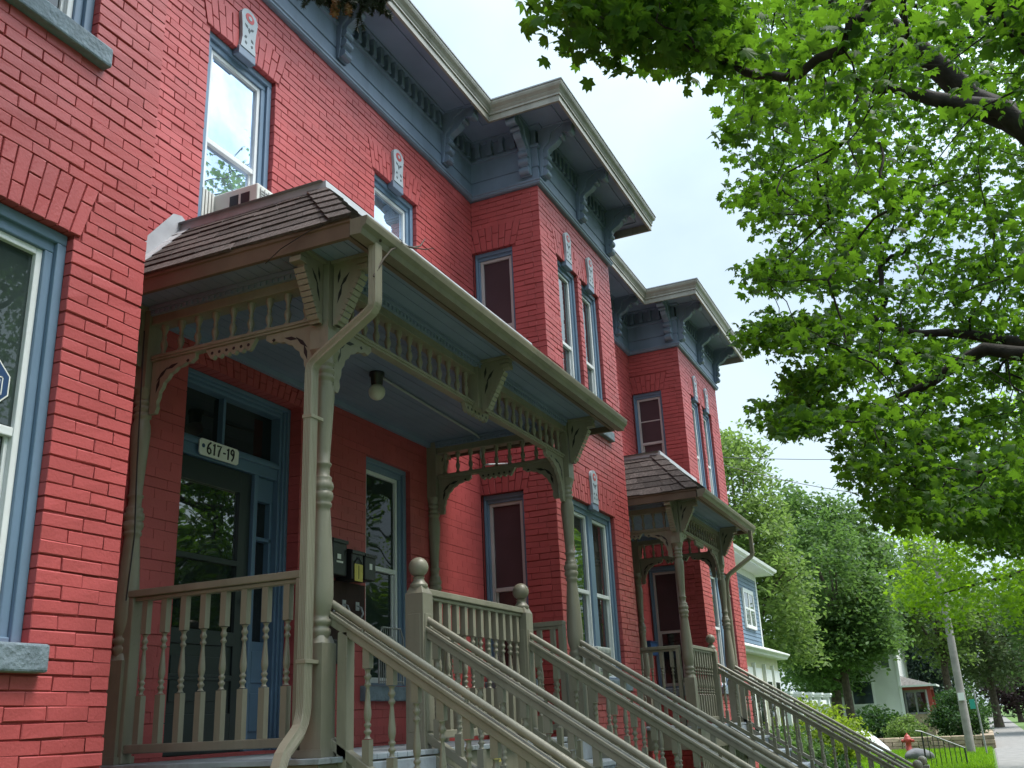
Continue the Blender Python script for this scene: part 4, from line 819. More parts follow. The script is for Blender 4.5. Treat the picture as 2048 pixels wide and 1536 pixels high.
# near maple: cluster centres in centimetres (trunk stands at the kerb side, right of the photograph)
MC = np.array([[int(v) for v in q.split(',')] for q in '''1312,-352,666 1567,-412,660 1175,-197,693 1159,-72,456 1608,-62,580 1160,-99,686 1083,-362,702 1325,-342,828 1216,-320,744 1662,-154,520 1323,-359,805 1164,-203,805 1562,-158,849 1358,-61,785 967,-492,677 1297,-273,847 1386,-294,679 1659,-132,518 1392,-315,662 1185,6,857 1375,-193,930 1169,-482,775 1270,-86,667 1418,27,772 1509,-136,951 1423,-325,732 1115,92,558 966,10,384 811,-504,880 1300,-297,721 1216,-82,558 1230,-343,824 1543,-5,677 722,-267,924 1055,125,859 857,48,391 1436,-44,877 1152,-242,628 1296,-339,721 1241,-284,627 620,23,663 1327,-53,937 812,-433,631 1211,-29,898 1262,-477,886 935,-468,912 1382,-353,913 1340,-100,590 1303,-235,658 1536,-355,647 1356,-125,798 1643,-342,806 1225,-248,822 1276,-98,810 877,-420,822 1263,-330,887 1297,-255,653 1145,10,917 842,26,815 1196,-161,831 1398,-336,882 739,-312,739 1242,-197,791 702,-113,608 1286,-99,802 1298,-54,638 1430,-295,638 1374,13,659 1292,-205,904 1269,-61,637 1353,-79,694 1662,-267,623 1230,-160,772 1294,14,774 1544,-300,620 1419,-115,1023 1342,-176,841 759,-452,941 1142,-326,849 527,60,590 1470,-322,630 1122,-480,808 1446,-15,541 1443,-16,720 800,-471,644 1240,-304,780 1496,-264,678 1201,-66,717 1128,17,547 1259,-28,761 1491,-155,829 1368,-36,760 1212,-106,707 1239,-117,511 1553,-381,609 1187,-352,866 953,10,410 1623,-152,853 1017,-548,811 1311,-44,678 1505,-315,891 1591,-52,797 823,-11,311 801,-500,819 1230,-170,927 1598,-80,516 815,-433,796 1351,61,622 1585,-234,769 1482,-346,622 1379,-126,517 1034,-583,679 1378,-11,692 1109,72,1001 1280,-147,1042 1061,-25,363 1340,-79,920 1268,-146,728 1302,-128,816 1560,-378,648 1308,-210,682 1628,-178,626 1200,-209,892 758,-368,705 1615,-68,879 996,-443,716 1693,-266,661 1068,93,1048 1629,-214,667 1570,-142,660 1484,-380,666 1198,98,798 1349,-164,937 1354,34,650 1401,-166,898 708,-34,863 1028,-502,867 1348,-107,926 1245,-124,898 1262,-534,736 1298,-280,907 1144,-421,787 1320,-14,746 1563,-34,764 1325,71,833 982,86,962 677,-34,419 1454,-287,774 1191,-314,691 1260,-140,649 1406,-69,711 840,-13,434 1504,-203,980 1264,-274,633 916,126,747 1234,-242,605 1196,-238,825 720,-205,950 1403,45,741 786,11,373 1662,-352,757 1248,-99,554 1249,-331,765 1260,-245,957 1196,-143,590 1408,-259,904 1603,-22,761 1559,-138,765 1246,-222,829 1418,-224,867 1513,-19,801 1460,-83,483 790,-400,718 1234,-124,712 1318,-94,916 1413,-39,754 842,-47,943 1453,-220,774 802,97,787 1243,-42,697 1007,99,469 1006,-553,622 774,-356,897 1377,4,663 1010,53,746 1282,-293,791 1239,75,763 1420,-405,834 1607,-104,895 1414,-99,910 708,-373,785 1389,-42,856 837,-380,901 1479,-138,491 949,-519,853 709,-467,744 741,-253,951 1293,-58,599 1482,-327,729 1372,-150,973 1274,-286,728 1161,-161,793 1409,-276,644 886,72,792 1370,-42,809 1126,-172,708 1598,-282,860 1354,-49,554 1442,-157,848 1338,14,513 1047,-557,692 898,-79,312 1285,-327,644 1113,-554,918 1483,-87,505 1194,-573,737 1297,-342,848 864,-358,660 1425,-435,661 1354,-4,650 1587,-225,818 1332,-285,952 1455,-373,800 1446,-21,746 1341,-304,789 1519,-87,673 1076,43,939 1319,-27,869 796,-363,908 1424,-62,972 1309,-284,736 1208,-488,796 1396,-354,820 1206,-208,714 1625,-46,697 1490,-111,811 1304,-145,613 1230,122,927 1457,-333,669 1259,-247,794 1456,12,599 1330,-188,1049 1664,-177,874 1430,-139,931 1172,-323,682 1092,-437,700 822,25,640 1438,-382,750 1531,-293,662 745,-422,815 1313,-400,749 1349,-166,983 1090,-4,595 733,30,644 705,-493,832 739,-51,892 1219,-62,591 1224,-278,758 783,-432,665 1291,-150,954 741,-394,645 1308,-19,820 1393,-2,620 1669,-206,784 732,-35,789 1415,-221,998 1165,-30,401 637,12,535 1525,-145,578 791,-501,879 1631,-304,886 1361,4,992 1628,-196,871 1318,158,871 741,-357,907 1639,-184,869 1673,-154,844 1547,-80,858 1420,-56,745 1250,-154,650 1674,-170,650 1324,-1,785 1273,-493,811 1200,10,1057 1646,-202,887 1497,-369,629 1024,-464,920 920,-28,347 1216,-471,892 1271,-38,798 1296,-345,875 1390,-350,665 917,21,358 788,-36,944 1426,-386,684 1230,-348,769 1389,37,797 1352,-81,1101 1641,-145,822 1388,-326,959 1501,-87,694 773,35,511 1374,-101,854 1687,-216,805 1600,-179,795 1579,-117,534 1503,-59,589 1594,-147,925 1005,-391,766 1021,-509,845 1571,-50,655 972,-453,942 946,-362,903 1204,-143,857 1279,-62,496 701,-339,924 1218,-80,904 1530,-7,832 816,-578,656 642,-32,602 766,-4,536 1594,-292,807 1315,-317,644 1358,-10,847 599,120,637 1531,-394,711 810,-496,921 1256,-20,915 1372,-256,864 1027,-540,874 1454,-215,854 1129,-13,1033 1294,-83,942 1569,-146,905 1319,-311,751 997,-565,704 1077,25,522 813,83,615 1243,-188,854 797,61,560 980,115,938 1469,-374,839 1441,-142,513 1191,-326,660 1368,-133,1057 1245,-115,567 1407,-108,563 1387,-308,889 1098,143,577 1104,-439,801 1049,-463,751 923,48,905 1571,-118,507 1575,-131,767 1354,-314,628 1214,-216,696 537,3,508 1429,52,679 723,-74,579 839,77,768 1153,95,540 1678,-77,789 1048,-454,940 1271,-297,727 1360,-136,1083 1625,-394,704 1626,-66,741 1379,46,714 1434,-235,918 1327,-305,826 1639,-201,920 807,-471,942 1206,-205,746 835,-402,852 815,-528,936 1506,-6,666 1175,-144,944 1688,-186,644 1642,-117,553 1444,-16,633 1331,27,730 917,-483,665 1598,-345,816 1372,-323,737 1441,-56,610 1251,-87,885 1607,-29,747 1319,-117,894 955,37,415 1556,-122,777 1236,-385,679 1709,-183,705 1386,-228,1037 1095,36,847 1475,-188,927 1592,-72,692 1177,88,879 1373,-390,782 1459,-418,721 1340,-255,842 1216,-322,664 1184,-319,756 1202,-369,723 1317,52,473 856,-28,564 886,-493,947 767,21,435 1412,-102,843 854,45,541 1413,-331,788 628,-100,556 1736,-147,663 1160,144,578 1339,-267,879 684,79,658 1474,-353,929 1309,-375,640 1641,-85,594 1384,-167,864 1181,-180,877 1496,-237,875 1578,-230,642 1264,-48,858 843,-510,888 1446,-296,816 1240,-180,760 1271,-137,751 1328,-341,742 1643,-304,662 1713,-86,699 984,40,605 1379,-116,896 725,-87,611 1165,-233,721 1291,-262,927 1356,43,504 1610,-316,859 1311,-3,478 1569,-97,491 1341,-148,867 1504,-173,936 1327,-83,827 854,-402,933 1545,-376,769 1250,47,979 1058,70,659 1295,-325,852 1272,-317,780 1185,-97,469 1458,-101,540 1462,-86,926 1421,-196,937 621,25,593 1204,-395,796 1571,-87,568 1530,-45,852 1636,-51,662 1355,-98,554 1183,-436,882 1406,-319,921 1197,-523,936 930,-76,352 844,-432,602 1433,-70,996 1168,114,1001 782,-351,778 1361,-144,574 1518,-124,892 1191,-341,709 1462,1,569 1636,-245,611 1491,-211,886 1665,-243,668 1383,-285,925 637,75,585 928,-14,448 1372,-33,589 1670,-289,743 1296,-106,411 1178,-258,712 1261,-123,478 1268,9,458 1257,-449,844 1446,-277,658 1312,-298,952 1563,-379,745 1299,-23,866 1366,44,717 1349,-94,640 1602,-52,835 1413,-329,771 1194,-256,657 1287,-137,591 1319,-212,812 962,-366,954 1370,50,723 990,102,874 1311,-387,824 1466,-340,621 1674,-279,683 1586,-281,822 1662,-255,717 1377,-211,870 1206,47,1105 951,-406,722 1394,-4,1002 906,-505,666 1176,-512,920 1461,-358,806 1246,-356,712 1445,-421,720 768,2,554 1217,71,867 1227,-275,853 720,-116,595 1286,-201,899 1316,-257,928 1245,-462,638 1502,-38,492 1299,-201,625 1525,-351,786 1179,-102,614 1604,-118,493 1156,-110,800 1275,-46,880 1265,-353,606 1280,-319,684 1570,-362,649 1271,-87,801 1482,-172,950 1362,-122,957 939,-434,652 1152,-109,782 1295,121,913 1205,-92,532 832,-412,667 1380,-218,839 910,54,611 1176,-195,791 1393,-414,804 1238,-58,976 1362,-63,889 1126,69,467 823,83,851 1699,-279,694 1659,-192,645 1251,-237,779 874,-546,681 1463,-265,650 764,-317,624 1266,-79,681 1010,-328,938 1302,-301,768 1449,-8,575 1189,-307,621 1520,-160,982 1165,140,695 1397,-247,707 1621,-260,614 1366,-224,859 1143,-510,886 1370,-414,779 1621,-227,899 772,-513,676 1418,-312,654 1334,-354,601 1399,74,609 916,42,825 1352,-341,806 793,-357,909 1168,-223,709 698,-108,575 1366,-169,813 557,70,552 1298,26,671 1162,34,603 918,117,745 1346,-13,623 1384,-77,859 1288,3,1115 1379,-243,1038 519,2,539 1049,133,624 1300,-93,381 1093,99,998 1629,-136,722 1099,72,413 1374,-79,815 1266,-133,493 1244,-33,1095 704,-8,610 1691,-213,869 934,-90,479 1341,22,754 1052,43,703 1392,-141,1032 1204,115,741 1123,-180,966 916,43,368 1385,20,788 1475,-72,600 778,37,644 1336,15,838 1257,68,434 811,34,758 1429,20,592 1392,-87,561 1545,-80,496 1257,138,871 1256,-98,1074 1468,-85,460 1222,-104,655 1668,-200,772 1630,-187,718 1476,-112,971 892,100,836 1258,-4,772 1644,-44,627 1095,31,685 1221,-42,427 689,60,727 1223,43,730 1341,-84,807 1206,161,864 758,71,556 1511,-32,666 1315,-157,904 1245,72,884 1184,76,430 609,79,549 1106,-47,938 1077,91,756 1326,-76,714 1072,94,551 1184,-55,867 1559,-217,818 1258,-175,902 740,98,486 1432,-90,896 1304,-91,976 1048,119,1005 1127,-39,424 1170,183,603 1515,23,681 1262,-1,944 1454,22,685 867,57,643 1335,79,535 771,5,713 1554,-118,710 1377,73,945 884,37,385 1230,-79,524 1031,60,839 1463,-42,564 1277,-80,609 1343,-48,906 1309,-153,686 992,44,685 1324,8,973 824,-47,333 1580,-201,887 553,47,537 1271,11,901 1346,18,1047 1355,-200,1054 1221,-137,903 991,24,405 1692,-159,765 1341,3,561 1495,-9,535 638,-113,616 1129,109,653 1602,-94,814 1396,-53,1010 1357,-65,498 1179,31,826 1081,22,405 1303,-38,848 1184,39,1109 1027,54,967 956,107,908 1356,81,749 1148,31,887 1083,-50,990 1181,34,988 1387,-125,1035 1013,87,523 1004,50,537 1368,71,950 1630,-138,739 1151,126,537 1128,143,953 956,-32,389 706,32,613 691,42,665 975,110,666 649,6,584 633,49,640 733,4,605 963,67,465 1503,-26,519 897,86,688 567,-83,553 939,64,900 1246,-165,1063 1613,-103,564 796,-104,472 1205,91,460 638,37,611 1103,69,533 1112,85,810 638,-17,589 1211,-65,958 1595,-62,541 1313,-28,535 718,-26,537 920,46,665 1167,-90,645 808,61,502 975,38,909 832,57,815 728,48,413 1130,9,837 785,36,662 1360,49,579 1219,-189,786 676,-20,615 1181,-62,971 613,18,487 1148,15,398 841,98,715 919,-25,332 1136,10,959 1339,71,876 1183,122,981 1240,93,806 938,79,638 1226,-92,376 1124,-9,999 1261,87,834 1435,-132,449 1001,18,413 1008,106,790 939,30,331 1193,-117,1037 1125,-169,696 662,-4,668 1217,137,738 1539,-93,449 1015,53,410 1280,-200,1083 606,-11,618 1003,115,959 1173,-83,1051 647,65,592 1303,148,878 1406,55,603 1452,16,585 1078,84,945 959,-86,342 985,54,834 1092,4,358 1484,-226,903 1116,-11,339 926,108,818 1295,88,583 696,-63,636 1180,-35,362 1184,-23,456 1101,16,409 1293,-17,413 1225,3,838 1193,91,451 1145,-139,996 1668,-204,722 1256,131,737 1274,-77,379 1117,141,897 1212,-81,340 883,88,480 1347,130,734 1332,81,755 1359,19,801 913,-42,318 1268,90,638 1291,145,619 1079,96,847 1351,100,760 1385,27,606 637,81,566 1169,-13,375 1117,47,575 1254,-75,356 946,63,471 1022,33,642 1230,-116,1074 1177,-149,924 1138,-178,969 1015,111,705 573,-7,610 530,-19,562 982,79,417 1090,122,902 1184,-82,995 1503,-174,644 1382,26,893 1024,130,837 1157,102,931 1193,-121,954 1123,103,1014 1291,-70,400 1185,133,668 818,68,791 935,64,701 1275,57,826 1134,96,829 1422,59,713 787,-2,607 846,39,357 1488,-158,549 601,-83,410 1291,-223,1017 1177,-4,398 584,-85,542 977,42,623 523,9,524 1253,-7,1022 761,30,403 1185,-149,917 1198,73,425 714,-69,677 1320,102,649 1347,-120,1079 1290,-203,847 1220,0,887 1067,-40,954 1153,-78,907 1203,-89,919 1293,-225,1098 1177,-150,600 683,-63,661 588,-35,541 878,50,834 684,-91,441 1203,167,699 1133,56,361 1295,106,944 1210,66,680 1187,87,661 1317,-44,1061 962,57,430 1363,-59,1058 1235,-76,1113 858,87,748 615,-93,459 660,-25,623 561,-92,536 1263,54,697 1278,103,703 1020,122,932 930,47,426 1270,-121,1004 1248,11,411 1309,-149,954 731,53,471 1208,-157,1034 853,2,614 1317,7,929 936,-37,308 1223,-28,357 1328,141,801 1398,4,902 1208,103,810 1231,43,656 1429,-237,983 1370,-29,1050 1051,47,931 1227,126,802 1286,129,745 1316,76,767 1034,159,549 896,-97,398 1200,-178,1036 1100,-58,962 1014,110,539 909,73,800 1292,-33,983 1439,-131,439 771,101,657 1139,144,964 1275,-123,436 898,55,852 1248,-192,787 1308,76,488 982,111,598 1333,44,858 682,-79,641 1007,-47,316 1081,32,980 1709,-211,779 1283,-108,396 1344,54,527 915,40,329 1563,-215,810 1065,110,787 1122,101,670 619,-22,576 1209,-43,915 1254,-218,1022 1512,-114,438 1183,130,856 577,-37,598 1204,163,510 1132,51,558 1131,116,486 1323,-114,1106 1087,29,459 926,65,743 604,-110,572 1430,-151,526 1663,-208,753 1277,36,859 685,-81,636 780,-73,314 1127,-75,324 1226,-152,967 1217,-40,1021 1238,158,527 1165,79,422 540,86,593 1178,121,764 1135,148,585 919,101,668 1321,-57,1106 1506,-185,683 1467,-164,590 606,77,659 1015,120,486 1222,-201,832 1221,-107,974 892,95,407 1242,-95,1052 1246,-187,764 743,62,627 623,97,614 1324,-221,921 1284,-216,890 1241,-239,1026 775,101,705 1100,82,876 1131,-143,969 1340,-258,1094 1324,135,642 1315,-223,922 1085,-120,466 1156,156,898 1243,99,1019 1044,-63,311 1345,-52,1027 1356,-231,956 1028,-6,368 1173,132,493 1219,-17,958 992,92,539 1332,-156,596 1110,127,1068 1094,158,480 1341,-195,1018 939,-106,442 601,-104,516 1044,100,490 1064,119,490 951,62,363 1102,68,388 1303,-132,470 1327,-213,873 1266,-118,985 1026,76,552 595,-116,585 1306,-217,1098 1019,53,337 1509,-216,832 1363,-216,873 1392,63,699 1265,0,422 602,101,640 1514,-148,490 597,-84,561 1042,5,386 1704,-223,810 573,135,655 887,117,563 540,-97,544 1234,-145,1007 1490,-143,491 661,80,638 1237,20,391 889,122,552 931,-79,305 1423,-215,844 1091,137,980 1043,125,937 1141,-56,317 1253,157,729 755,-107,496 1235,-112,962 1142,-158,640 974,74,477 1175,20,386 1407,-245,1025 1025,99,499 1496,-130,422 1205,-145,575 570,90,601 1158,150,944 692,71,421 783,93,565 1273,-110,373 940,-43,302 1062,43,365 1180,138,768 1207,-214,921 1223,64,404 575,90,620 1267,-114,387 570,-106,541 965,16,320 1070,138,572 1547,-229,884 1176,-68,346 1200,-140,544 1027,142,809 1111,32,387 1046,-26,324 611,91,664 872,1,307 1233,148,551 934,-7,311 1103,139,659 1188,-98,328 1319,-250,1063 569,98,593 1127,123,516 931,-13,308 1287,170,822 1014,103,541 1112,127,469 844,103,395 1125,-68,312 1296,153,660 861,122,406 1132,120,492 1137,124,496 1288,-243,1028 1092,154,475 619,-113,567 1235,-6,369 1167,125,477 1179,17,362 588,106,612 1104,125,581 1312,-247,1035 1149,-41,319 988,149,454 1014,31,335 1115,158,592 582,124,673 576,141,665 1175,172,806 572,95,622 598,148,651 1095,-79,307 1011,143,551 1103,135,462 1233,167,636 603,104,665 1261,188,852 1155,46,362 591,118,678 1021,17,332 1141,-96,335 1019,121,445 572,99,603 590,117,626 1126,-62,314 931,133,670 647,-118,575 1088,57,353 1242,-223,935 1043,-37,305 839,89,391 565,92,627 961,-78,305 912,122,699 568,109,632 584,122,609 1144,157,843 1174,167,801 498,125,557 490,104,596 492,103,624 472,87,526 514,147,588 457,125,603 440,131,537 525,124,605 522,80,609 508,113,592 475,116,555 530,88,559 475,154,582 462,131,544 487,107,600 485,70,576 493,153,582 524,80,561 474,143,551 485,86,594 504,127,595 504,76,573 493,117,597 540,86,562 498,87,605 452,143,597 490,100,572 450,125,532 467,129,597 513,154,577 499,145,600 481,82,607 511,153,607 537,82,588 446,129,558 449,97,536 500,129,622 486,93,555 461,76,553 546,86,563 436,92,566 465,147,594 498,98,563 453,101,528 463,69,542 441,144,540 485,101,539 511,107,567 512,99,558 473,135,613 432,129,580 475,116,538 515,97,595 503,138,600 465,109,593 459,104,587 484,123,597 458,68,579 444,136,582 512,86,568 450,104,563 444,75,568 483,130,552 443,63,566 471,151,622 490,158,629 410,133,567 473,155,607 526,105,560 463,152,558 484,85,523 504,164,615'''.split()])/100.
mb_base = Vector((9.4, -3.5, 0))
maple = empty('maple_tree', mb_base, 'large maple overhanging the pavement at right with big lobed green leaves nearest the viewer', 'tree', 'street maples')
n_ = len(MC); per = rng.integers(22, 40, n_); per = np.where((MC[:, 2] < 6.8) & (MC[:, 0] > 8), (per*1.7).astype(int), per)
cp = np.repeat(MC, per, 0)+np.clip(rng.normal(size=(per.sum(), 3)), -1.7, 1.7)*np.array([.15, .15, .075])
link('crown', leaf_mesh('crown', cp-np.array(mb_base), .090, 'maple', 'maple', .45, .5, .28), maple)
tk = MB(); tk.tube([(9.4, -3.5, 0), (9.42, -3.5, .3), (9.4, -3.48, 1.6), (9.38, -3.4, 3.1)], [.42, .33, .29, .27], 14)
limbs = [[(9.38, -3.4, 2.9), (7.7, -2.15, 4.7), (6.2, -.98, 5.72), (5.2, .15, 6.75), (4.9, .8, 7.1)], [(9.38, -3.4, 3.0), (9.5, -2.4, 5.2), (10, -1.2, 7.2), (10.3, -.3, 9)], [(9.38, -3.4, 3.0), (10.8, -2.3, 4.5), (12.2, -.9, 5.6), (12.9, .5, 6.3)],
         [(9.38, -3.4, 3.0), (10.5, -3.8, 5.5), (11.6, -4, 8)], [(9.4, -3.4, 2.9), (9.6, -2.0, 4.2), (10.4, -.6, 4.9), (11.2, .6, 4.7)], [(9.38, -3.4, 3), (8.3, -4, 5.5), (7.2, -4.2, 8)], [(10, -1.2, 7.2), (9.0, -.2, 8.2), (8.4, .8, 8.6)], [(9.5, -2.4, 5.2), (8.4, -1.0, 6.4), (8.2, .3, 7.0)]]
lp = []
for q in limbs:
    P = [Vector(p) for p in q]; Q = []
    for i in range(len(P)-1):
        for k in range(5): Q.append(P[i].lerp(P[i+1], k/5)+Vector(rng.normal(size=3)*.03))
    Q.append(P[-1]); rr = [.15*(1-.82*i/(len(Q)-1)) for i in range(len(Q))]
    tk.tube(Q, rr, 8); lp += [(p, r) for p, r in zip(Q, rr)]
tk.build('trunk', 'darkbark', maple)
bt = MB(); roots = np.array([p for p, r in lp if r < .13]); nr = len(roots); allp = np.concatenate([roots, MC]); m_ = len(allp)
par = -np.ones(m_, int); done = np.zeros(m_, bool); done[:nr] = True; plen = np.zeros(m_)
best = np.full(m_, 1e9); bp = np.zeros(m_, int); order = []
def relax(i):
    d_ = np.linalg.norm(allp-allp[i], axis=1); c = d_+.18*plen[i]; k = (c < best) & ~done; best[k] = c[k]; bp[k] = i
for i in range(nr): relax(i)
for _ in range(m_-nr):
    j = int(np.argmin(np.where(done, 1e9, best))); done[j] = True; par[j] = bp[j]; plen[j] = plen[bp[j]]+np.linalg.norm(allp[j]-allp[bp[j]]); order.append(j); relax(j)
size = np.ones(m_)
for j in reversed(order): size[par[j]] += size[j]
for j in order:
    p, c = Vector(allp[par[j]]), Vector(allp[j]); r1 = .0032*size[j]**.5+.001; r0 = min(.0032*size[par[j]]**.5+.001, r1*1.5) if par[j] >= nr else r1*1.3
    k = (c-p).length; q1 = p.lerp(c, .35)+Vector(rng.normal(size=3)*.05*k); q2 = p.lerp(c, .7)+Vector(rng.normal(size=3)*.05*k)
    bt.tube([p, q1, q2, c], [r0, r0*.7+r1*.3, r1*1.05, r1], 5)
bt.build('branches', 'darkbark', maple)

tree('maple_tree', 'second maple further along the pavement with sunlit yellow green leaves behind the nearest one', 'tree', (27, -4.2, 0), [(27, -1.5, 5.3, 3.3, 3.2, 2.3, 220), (27.5, -4.2, 7.2, 3.5, 3.4, 3, 130)], 60, .27, .115, 'maple2', .26, 'maple', .6, 'street maples', 'darkbark')
tree('maple_tree', 'unseen maple added behind the viewer to dim the porch, mirrored in the nearest window', 'tree', (-1.5, -5.6, 0), [(0, -4.6, 7.6, 4.6, 2.6, 3.2, 230), (4.5, -5.6, 7.2, 3.2, 2.4, 3, 150)], 46, .27, .125, 'maple', .3, 'maple', .6, 'street maples', 'darkbark')  # out of view, its crown added to cut skylight reaching the porch
BGT = 'trees behind the neighbouring houses'
tree('tall_tree', 'tall light green tree rising behind the blue house roof', 'tree', (41, 8.6, 0), [(41, 7.9, 9.0, 2.6, 1.7, 4.2, 170), (41.5, 7.4, 6, 2.8, 1.9, 3, 130)], 60, .36, .21, 'leaf_light', .25, group=BGT)
tree('broad_tree', 'hazy mid green tree between the blue house and the utility pole, tallest of its row', 'tree', (60, 7.6, 0), [(60, 8.0, 9.4, 4, 2.4, 4.6, 180), (60, 5.2, 8.6, 3.4, 2.2, 4.4, 170), (60, 7.5, 4.6, 3.4, 2.6, 2.6, 100)], 60, .48, .28, 'leaf_mid', .3, group=BGT)
tree('broad_tree', 'dense green tree with bare reddish trunk rising from the shrubs beyond the white fence', 'tree', (48, 5.45, 0), [(48, 5.6, 7.2, 2.6, 1.9, 2.9, 130), (47.6, 6.8, 4.6, 2.0, 1.3, 1.9, 80), (48, 4.1, 5.6, 2, 1.3, 2.0, 90), (47.5, 5.4, 4.0, 1.8, 1.5, .8, 60)], 60, .33, .20, 'leaf_mid', .2, group=BGT)
tree('round_tree', 'pale grey green tree above the far end of the pavement', 'tree', (75, -.6, 0), [(75, -.6, 5.9, 3.5, 3.2, 3.4, 170)], 60, .5, .27, 'leaf_grey', .25, group=BGT)
tree('spruce_tree', 'dark blue grey conifer behind the red porch', 'tree', (82, 4.0, 0), [(82, 4.0, 3.2, 2.6, 2.4, 2.6, 100), (82, 4.0, 6.0, 2, 1.6, 2.6, 80)], 70, .42, .3, 'leaf_conifer', .25, 'diamond', 0, BGT)
tree('plum_tree', 'dark purple leaved tree low at the end of the pavement', 'tree', (92, -2.4, 0), [(92, -2.2, 3.2, 2.5, 2.4, 2.4, 90)], 50, .45, .28, 'leaf_purple', .2, group=BGT)
tree('broad_tree', 'light green tree standing between the utility pole and the white house', 'tree', (70, 1.9, 0), [(70, 1.9, 8.0, 3, 2.6, 3.8, 150)], 60, .5, .27, 'leaf_light', .25, group=BGT)
tree('round_tree', 'green tree at the right edge beyond the second maple', 'tree', (60, -4.6, 0), [(60, -4.4, 6.2, 3.4, 2.6, 4.0, 170)], 60, .5, .26, 'leaf_mid', .25, group=BGT)
wp = crown_points([(125+i*2, -26+i*8.2, 5.5+2.5*math.sin(i*2.1), 7, 6, 6.5, 80) for i in range(8)])
wp = np.repeat(wp, 40, 0)+rng.normal(size=(len(wp)*40, 3))*.9
link('distant_wood', leaf_mesh('distant_wood', wp, .6, 'oval', 'leaf_mid', .5), None, kind='stuff', label='distant green belt of trees closing the street', cat='trees')
# street trees across the road (added to block low sky light; mirrored in panes)
for q_, (x_, y_, h_) in enumerate(((-16, -18, 5.8), (-7, -20, 6.5), (2, -18, 5.2), (11, -19.5, 6.0), (20, -18, 5.6), (29, -19, 6.5), (38, -18, 5.8))):
    tree('street_tree', 'street tree standing across the road, added out of view to block low sky light, mirrored in the window panes', 'tree', (x_, y_, 0), [(x_, y_, h_, 5, 4.2, h_-2, 130)], 45, .55, .42, 'leaf_mid', .3, group='trees across the road')
# shrubs
SH = 'shrubs in the neighbouring front gardens'
def shrub(label, base, crowns, per, spread, size, mat, name='shrub'):
    return tree(name, label, 'shrub', base, crowns, per, spread, size, mat, .04, 'oval', .3, SH)
shrub('yellow green arching shrub below the tree with the reddish trunk', (35, 4.5, 0), [(35, 4.45, .75, 1.5, .75, .75, 70), (33.4, 5.0, .95, .9, .5, .8, 30)], 50, .16, .13, 'leaf_yel')
shrub('mid green leafy shrub behind the far stair railing', (25, 4.5, 0), [(25, 4.4, .55, 2.0, .7, .65, 70)], 50, .15, .12, 'leaf_mid')
shrub('low dark green shrub at the edge of the lawn under the stair railing', (23.5, 3.3, 0), [(23.5, 3.3, .3, 1.3, .5, .35, 40)], 50, .12, .10, 'leaf_dark')
shrub('dark green leafy shrub in front of the white house wall', (52, 5.0, 0), [(52, 5.0, .8, 2, .9, .85, 60), (52, 3.9, .6, 1.6, .7, .7, 40)], 55, .2, .16, 'leaf_dark')
shrub('light green perennials above the stone retaining wall', (45, 3.1, 0), [(45, 3.1, .7, 1.2, .7, .45, 45)], 50, .13, .12, 'leaf_light')
shrub('large rounded dark green bush beside the utility pole', (44.7, 1.0, .3), [(44.7, 1.05, 1.15, 1.3, 1.0, .95, 110)], 80, .17, .10, 'leaf_dark', 'round_bush')
# lawn blades
gp_ = np.stack([rng.uniform(14, 44, 60000), rng.uniform(.05, 5.5, 60000), np.zeros(60000)], 1)
gp_ = gp_[(gp_[:, 1] < 3.2) | (gp_[:, 0] > 19)]; n = len(gp_); hgt = rng.uniform(.05, .13, n); lean = rng.normal(size=(n, 2))*.05; w = rng.normal(size=(n, 2)); w = w/np.linalg.norm(w, axis=1)[:, None]*.012
V = np.zeros((n, 3, 3)); V[:, 0] = gp_; V[:, 1] = gp_; V[:, 2] = gp_; V[:, 0, :2] -= w; V[:, 1, :2] += w; V[:, 2, :2] += lean; V[:, 2, 2] = hgt
me = bpy.data.meshes.new('grass'); me.vertices.add(n*3); me.vertices.foreach_set('co', V.ravel().astype(np.float32)); me.loops.add(n*3); me.loops.foreach_set('vertex_index', np.arange(n*3, dtype=np.int32))
me.polygons.add(n); me.polygons.foreach_set('loop_start', np.arange(0, n*3, 3, dtype=np.int32)); me.update(calc_edges=True); me.materials.append(M_['grass'])
link('grass', me, None, kind='stuff', label='short bright green lawn grass beside the pavement', cat='grass')

# conifer branch at the top edge, from a spruce standing left of the photograph
sp = empty('spruce_tree', (.9, 3.0, 0), 'dark needled spruce whose twigs with brown cones hang at the top edge before the cornice', 'tree')
t = MB(); t.tube([(.9, 3.0, 0), (.9, 3.0, 3), (.92, 2.98, 9)], [.17, .14, .03], 10)
spine = [Vector(p) for p in ((.9, 3.0, 5.5), (1.8, 2.75, 5.3), (2.6, 2.5, 5.08), (3.05, 2.30, 4.93), (3.22, 2.16, 4.92), (3.34, 2.03, 4.93))]
t.tube(spine, [.04, .03, .02, .014, .01, .005], 6); br2 = [Vector(p) for p in ((.9, 2.98, 6.3), (1.7, 2.3, 6.3), (2.3, 1.7, 6.1))]; t.tube(br2, [.035, .025, .008], 6)
t.build('trunk', 'darkbark', sp)
sc_ = crown_points([(2.0, 2.3, 8.6, 1.7, 1.1, 1.5, 90), (.9, 2.9, 7.6, 1.2, .8, 1.5, 40)]); sc_ = np.repeat(sc_, 70, 0)+rng.normal(size=(len(sc_)*70, 3))*np.array([.2, .16, .1])  # boughs above the view, added to shade the near bay front
sc_ = sc_[sc_[:, 1] < 3.6]; link('shade_boughs', leaf_mesh('shade_boughs', sc_-np.array([.9, 3.0, 0]), .11, 'diamond', 'needle', .3), sp)
nd = MB(); tw = MB()
